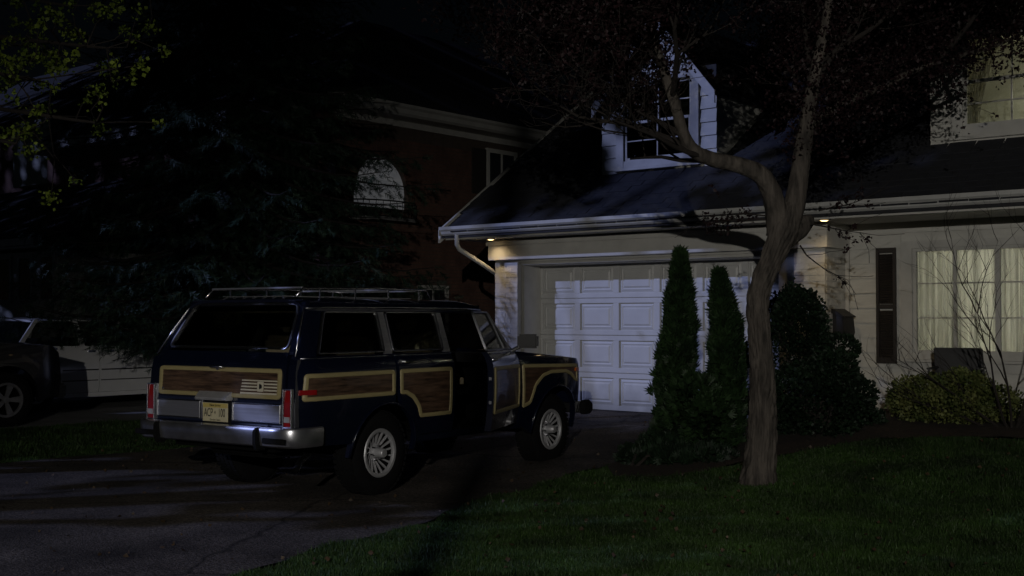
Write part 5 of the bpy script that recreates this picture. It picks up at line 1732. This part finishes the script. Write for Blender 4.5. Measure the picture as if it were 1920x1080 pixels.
hubs = [(Vector((-12.9, 3.6, 3.5)), [(60, 150, 9.0), (200, 90, 9.2)]), (Vector((-13.0, 3.6, 4.2)), [(120, 10, 9.4), (320, -20, 9.8)]), (Vector((-13.1, 3.5, 3.0)), [(30, 270, 8.8), (180, 230, 9.2)])]
limb_pts = []
for s_, tg_ in hubs:
    for (a, b, D_) in tg_:
        e_ = at(a, b, D_)
        mid = s_.lerp(e_, .5) + Vector((0, 0, .35))
        pp, rr2 = smoothpath([s_, mid, e_], [.05, .028, .010], 8)
        mw.tube(pp, rr2, 7, cap=False)
        limb_pts += pp[6:]
for (a, b) in cl:
    px_, py_ = a / 2.7, b / 2.7
    D_ = random.uniform(8.4, 10.2)
    q = at(px_, py_, D_)
    near = min(limb_pts, key=lambda p: (p - q).length + random.uniform(0, .4))
    mid = near.lerp(q, .55) + Vector((random.gauss(0, .06), random.gauss(0, .06), random.gauss(0, .06)))
    mw.tube([near, mid, q], [.007, .005, .003], 5, cap=False)
    blooms.append(q)
    if random.random() < .5: blooms.append(q + Vector((random.gauss(0, .06), random.gauss(0, .06), random.gauss(0, .04))))
# the rest of the crown, above and beside the frame
mt = []
for k in range(16):
    a = k * 2.4
    s_ = base + Vector((.3, .1, 2.8 + .28 * k))
    grow(s_, (math.cos(a), math.sin(a), .35), .05, 1.9, 2, store=(mw, mt), up=.03)
mt = [t for t in mt if not in_view(t[0], .0) or random.random() < .10]
mw.build('trunk', 'bark2', mp_root, org=MO)
B = np.array([b[:] for b in blooms] + [t[0][:] for t in mt if random.random() < .5])
rep = 22
Pq = np.repeat(B, rep, 0) + rng.normal(size=(len(B) * rep, 3)) * .028
V, F = sprigs(LEAF[0], LEAF[1], Pq, rng.normal(size=Pq.shape), rng.uniform(.022, .040, len(Pq)))
npmesh('crown', V - np.array(MO[:]), F, 'bloom', mp_root)

# ---- added unseen trees, shaped to block light on the lawn, drive and facade
def added_shade_tree(x, y, H, lobes, n, label, trunk_r=.22, size=.20, fork=.35):
    root = root_at('added_shade_tree', x, y, label=label, cat='tree')
    mb = MB()
    z0 = root.location[2]
    mb.tube([(x, y, z0 - .1), (x + .05, y, H * .5), (x, y, H)], [trunk_r, trunk_r * .8, .04], 12, wob=.05)
    for l in lobes:
        mb.tube([(x, y, H * fork), ((x + l[0]) / 2, (y + l[1]) / 2, (H * fork + l[2]) / 2 + .3), (l[0], l[1], l[2])], [trunk_r * .4, .06, .02], 7)
    mb.build('trunk', 'bark2', root, org=root.location)
    P, D = shell_points(lobes, n, .2)
    V, F = sprigs(LEAF[0], LEAF[1], P, D + rng.normal(size=P.shape) * .8, size * rng.uniform(.6, 1.3, len(P)))
    npmesh('crown', local(V, root), F, 'yew', root)

added_shade_tree(-30.5, -6, 15, [(-31, -6, 12, 5.0, 3, 6.8), (-38, -6, 12, 5, 3, 7), (-28.5, -6, 17.5, 4, 3, 3.5), (-33, -5, 18.8, 5, 3, 4), (-44, -6, 14, 6, 3, 6), (-42, -6, 21, 7, 3, 3.5)], 11000, 'large leafy tree added out of frame at the left to block moonlight', .35, .55)
added_shade_tree(-17.0, -6, 13, [(-17.4, -6, 12.2, 3.5, 3, 5.4), (-12.2, -6, 10.6, 4.4, 3, 3.8), (-19.3, -6, 18.5, 3.6, 3, 2.8), (-23.4, -6, 8.2, 3.2, 2.5, 2.2)], 7000, 'large leafy tree added out of frame nearest the lawn to block moonlight', .35, .5)
added_shade_tree(-23.8, -7.5, 16, [(-23.5, -7.5, 21.4, 3.8, 3, 2.7), (-27.4, -7.5, 18.2, 2.0, 2, 1.8), (-21.4, -7.5, 17.4, 1.1, 1.4, 2.2), (-26.0, -7.5, 15.9, 1.0, 1.5, .7)], 2600, 'tall thin crowned tree added out of frame between two others to block moonlight', .12, .5)
added_shade_tree(1.425, -3.56, 5.2, [(1.6, -3.4, 6.4, 1.3, 1.2, .9), (.9, -3.9, 6.1, .9, .9, .7)], 900, 'young slim tree added out of frame beside the street lamp to shade the wagon door', .038, .10, .95)  # unseen trunk added to throw shade on the open wagon door
# ---- lawn grass
def blades(name, n, xr, yr, keep, hgt, label):
    X = rng.uniform(*xr, n); Y = rng.uniform(*yr, n)
    D_ = np.hypot(X, Y)
    dens_ = np.clip((6.0 / D_) ** 1.0, .25, 1)
    ok = rng.random(n) < dens_
    # camera wedge with a margin
    f2 = np.array([-math.sin(R(39.44)), math.cos(R(39.44))]); r2 = np.array([math.cos(R(39.44)), math.sin(R(39.44))])
    dd = X * f2[0] + Y * f2[1]; rr_ = (X * r2[0] + Y * r2[1]) / np.maximum(dd, .1)
    ok &= (dd > 3.5) & (np.abs(rr_) < .52)
    ok &= keep(X, Y)
    bald = np.sin(X * 1.9 + 2 * np.sin(Y * .8)) * np.sin(Y * 2.3 + 1.5 * np.sin(X * 1.1)) + .5 * np.sin(X * 5.1 + Y * 3.3) * np.sin(Y * 6.1)
    ok &= rng.random(n) < np.clip(1.15 - .9 * smoothstep(.35, 1.2, bald), .15, 1)
    X, Y, D_ = X[ok], Y[ok], D_[ok]
    n = len(X)
    clump = .65 + .35 * np.sin(X * 2.3 + 1.3 * np.sin(Y * 1.9)) * np.sin(Y * 2.9 + np.sin(X * 1.7)) + .25 * np.sin(X * 9 + Y * 4) * np.sin(Y * 11 - X * 3)
    h = hgt * (.45 + .6 * rng.random(n) + .9 * (rng.random(n) < .015)) * np.clip(clump, .22, 1.4)
    w = (.0035 + .0006 * D_) * rng.uniform(.7, 1.3, n)
    a = rng.random(n) * 2 * np.pi
    ln = rng.normal(size=(n, 2)) * .5 * h[:, None]
    Z = G(X, Y) - .035
    bx_ = np.cos(a) * w; by_ = np.sin(a) * w
    V = np.empty((n, 3, 3))
    V[:, 0] = np.stack([X - bx_, Y - by_, Z], 1)
    V[:, 1] = np.stack([X + bx_, Y + by_, Z], 1)
    V[:, 2] = np.stack([X + ln[:, 0], Y + ln[:, 1], Z + .03 + h], 1)
    F = np.arange(n * 3).reshape(n, 3)
    o = npmesh(name, V.reshape(-1, 3), F, 'grass')
    tag(o, label, 'grass', kind='stuff')
    print(name, n)
dr_x = np.vectorize(drive_right); be_y = np.vectorize(bed_edge)
blades('grass', 1500000, (-7.4, 1.0), (2.8, 13.2), lambda X, Y: (X > dr_x(Y) - .02 + .05 * rng.random(len(X))) & (Y < be_y(X) + .12 * rng.random(len(X))), .045, 'short mown lawn grass beside the driveway')
dl_x = np.vectorize(drive_left)
blades('grass', 260000, (-15.1, -12.0), (4.5, 15.0), lambda X, Y: (X < dl_x(Y) + .05) & (X > -14.98), .06, 'rough grass strip under the spruce between the driveways')

# ---- dry leaves and grit lying on the drive and the lawn
n = 1300
X = rng.uniform(-13, 0, n); Y = rng.uniform(3, 14, n)
Dq = rng.normal(size=(n, 3)); Dq[:, 2] = np.abs(Dq[:, 2]) * .25
Pq = np.stack([X, Y, G(X, Y) + np.where(X > dr_x(Y), .03, .010)], 1)
V, F = sprigs(LEAF[0], LEAF[1], Pq, Dq, rng.uniform(.015, .045, n))
tag(npmesh('fallen_leaves', V, F, 'litter'), 'dry fallen leaves scattered over the driveway and lawn', 'leaves', kind='stuff')
# ---- street lamp out of frame on the right (its warm light reaches the facade and the car flank)
def street_lamp(x, y, h, energy, aim):
    z0 = float(G(x, y))
    root = empty('street_lamp', (x, y, z0), label='street lamp on a tall pole at the kerb', cat='street lamp')
    dx, dy = aim[0] - x, aim[1] - y
    l = math.hypot(dx, dy); dx /= l; dy /= l
    MB().tube([(0, 0, -.1), (0, 0, h - .4), (dx * .2, dy * .2, h), (dx * 1.3, dy * 1.3, h + .12)], [.09, .06, .05, .04], 12).build('pole', 'iron', root)
    MB().box(-.30, .30, -.13, .13, .0, .10, Matrix.Translation((dx * 1.4, dy * 1.4, h + .06)) @ Matrix.Rotation(math.atan2(dy, dx), 4, 'Z')).build('lamp_head', 'iron', root, bevel=.03)
    d = bpy.data.lights.new('street_lamp', 'SPOT'); d.energy = energy; d.color = (1.0, .96, .89); d.shadow_soft_size = .05
    d.spot_size = R(63); d.spot_blend = .6
    o = bpy.data.objects.new('street_lamp_light', d); o.location = (x + dx * 1.4, y + dy * 1.4, z0 + h + .02)
    v = Vector((aim[0], aim[1], -3.9)) - Vector(o.location)
    o.rotation_euler = v.to_track_quat('-Z', 'Y').to_euler()
    COL.objects.link(o)
street_lamp(4.5, -8.0, 4.0, 3050, (-5.9, 11.4))
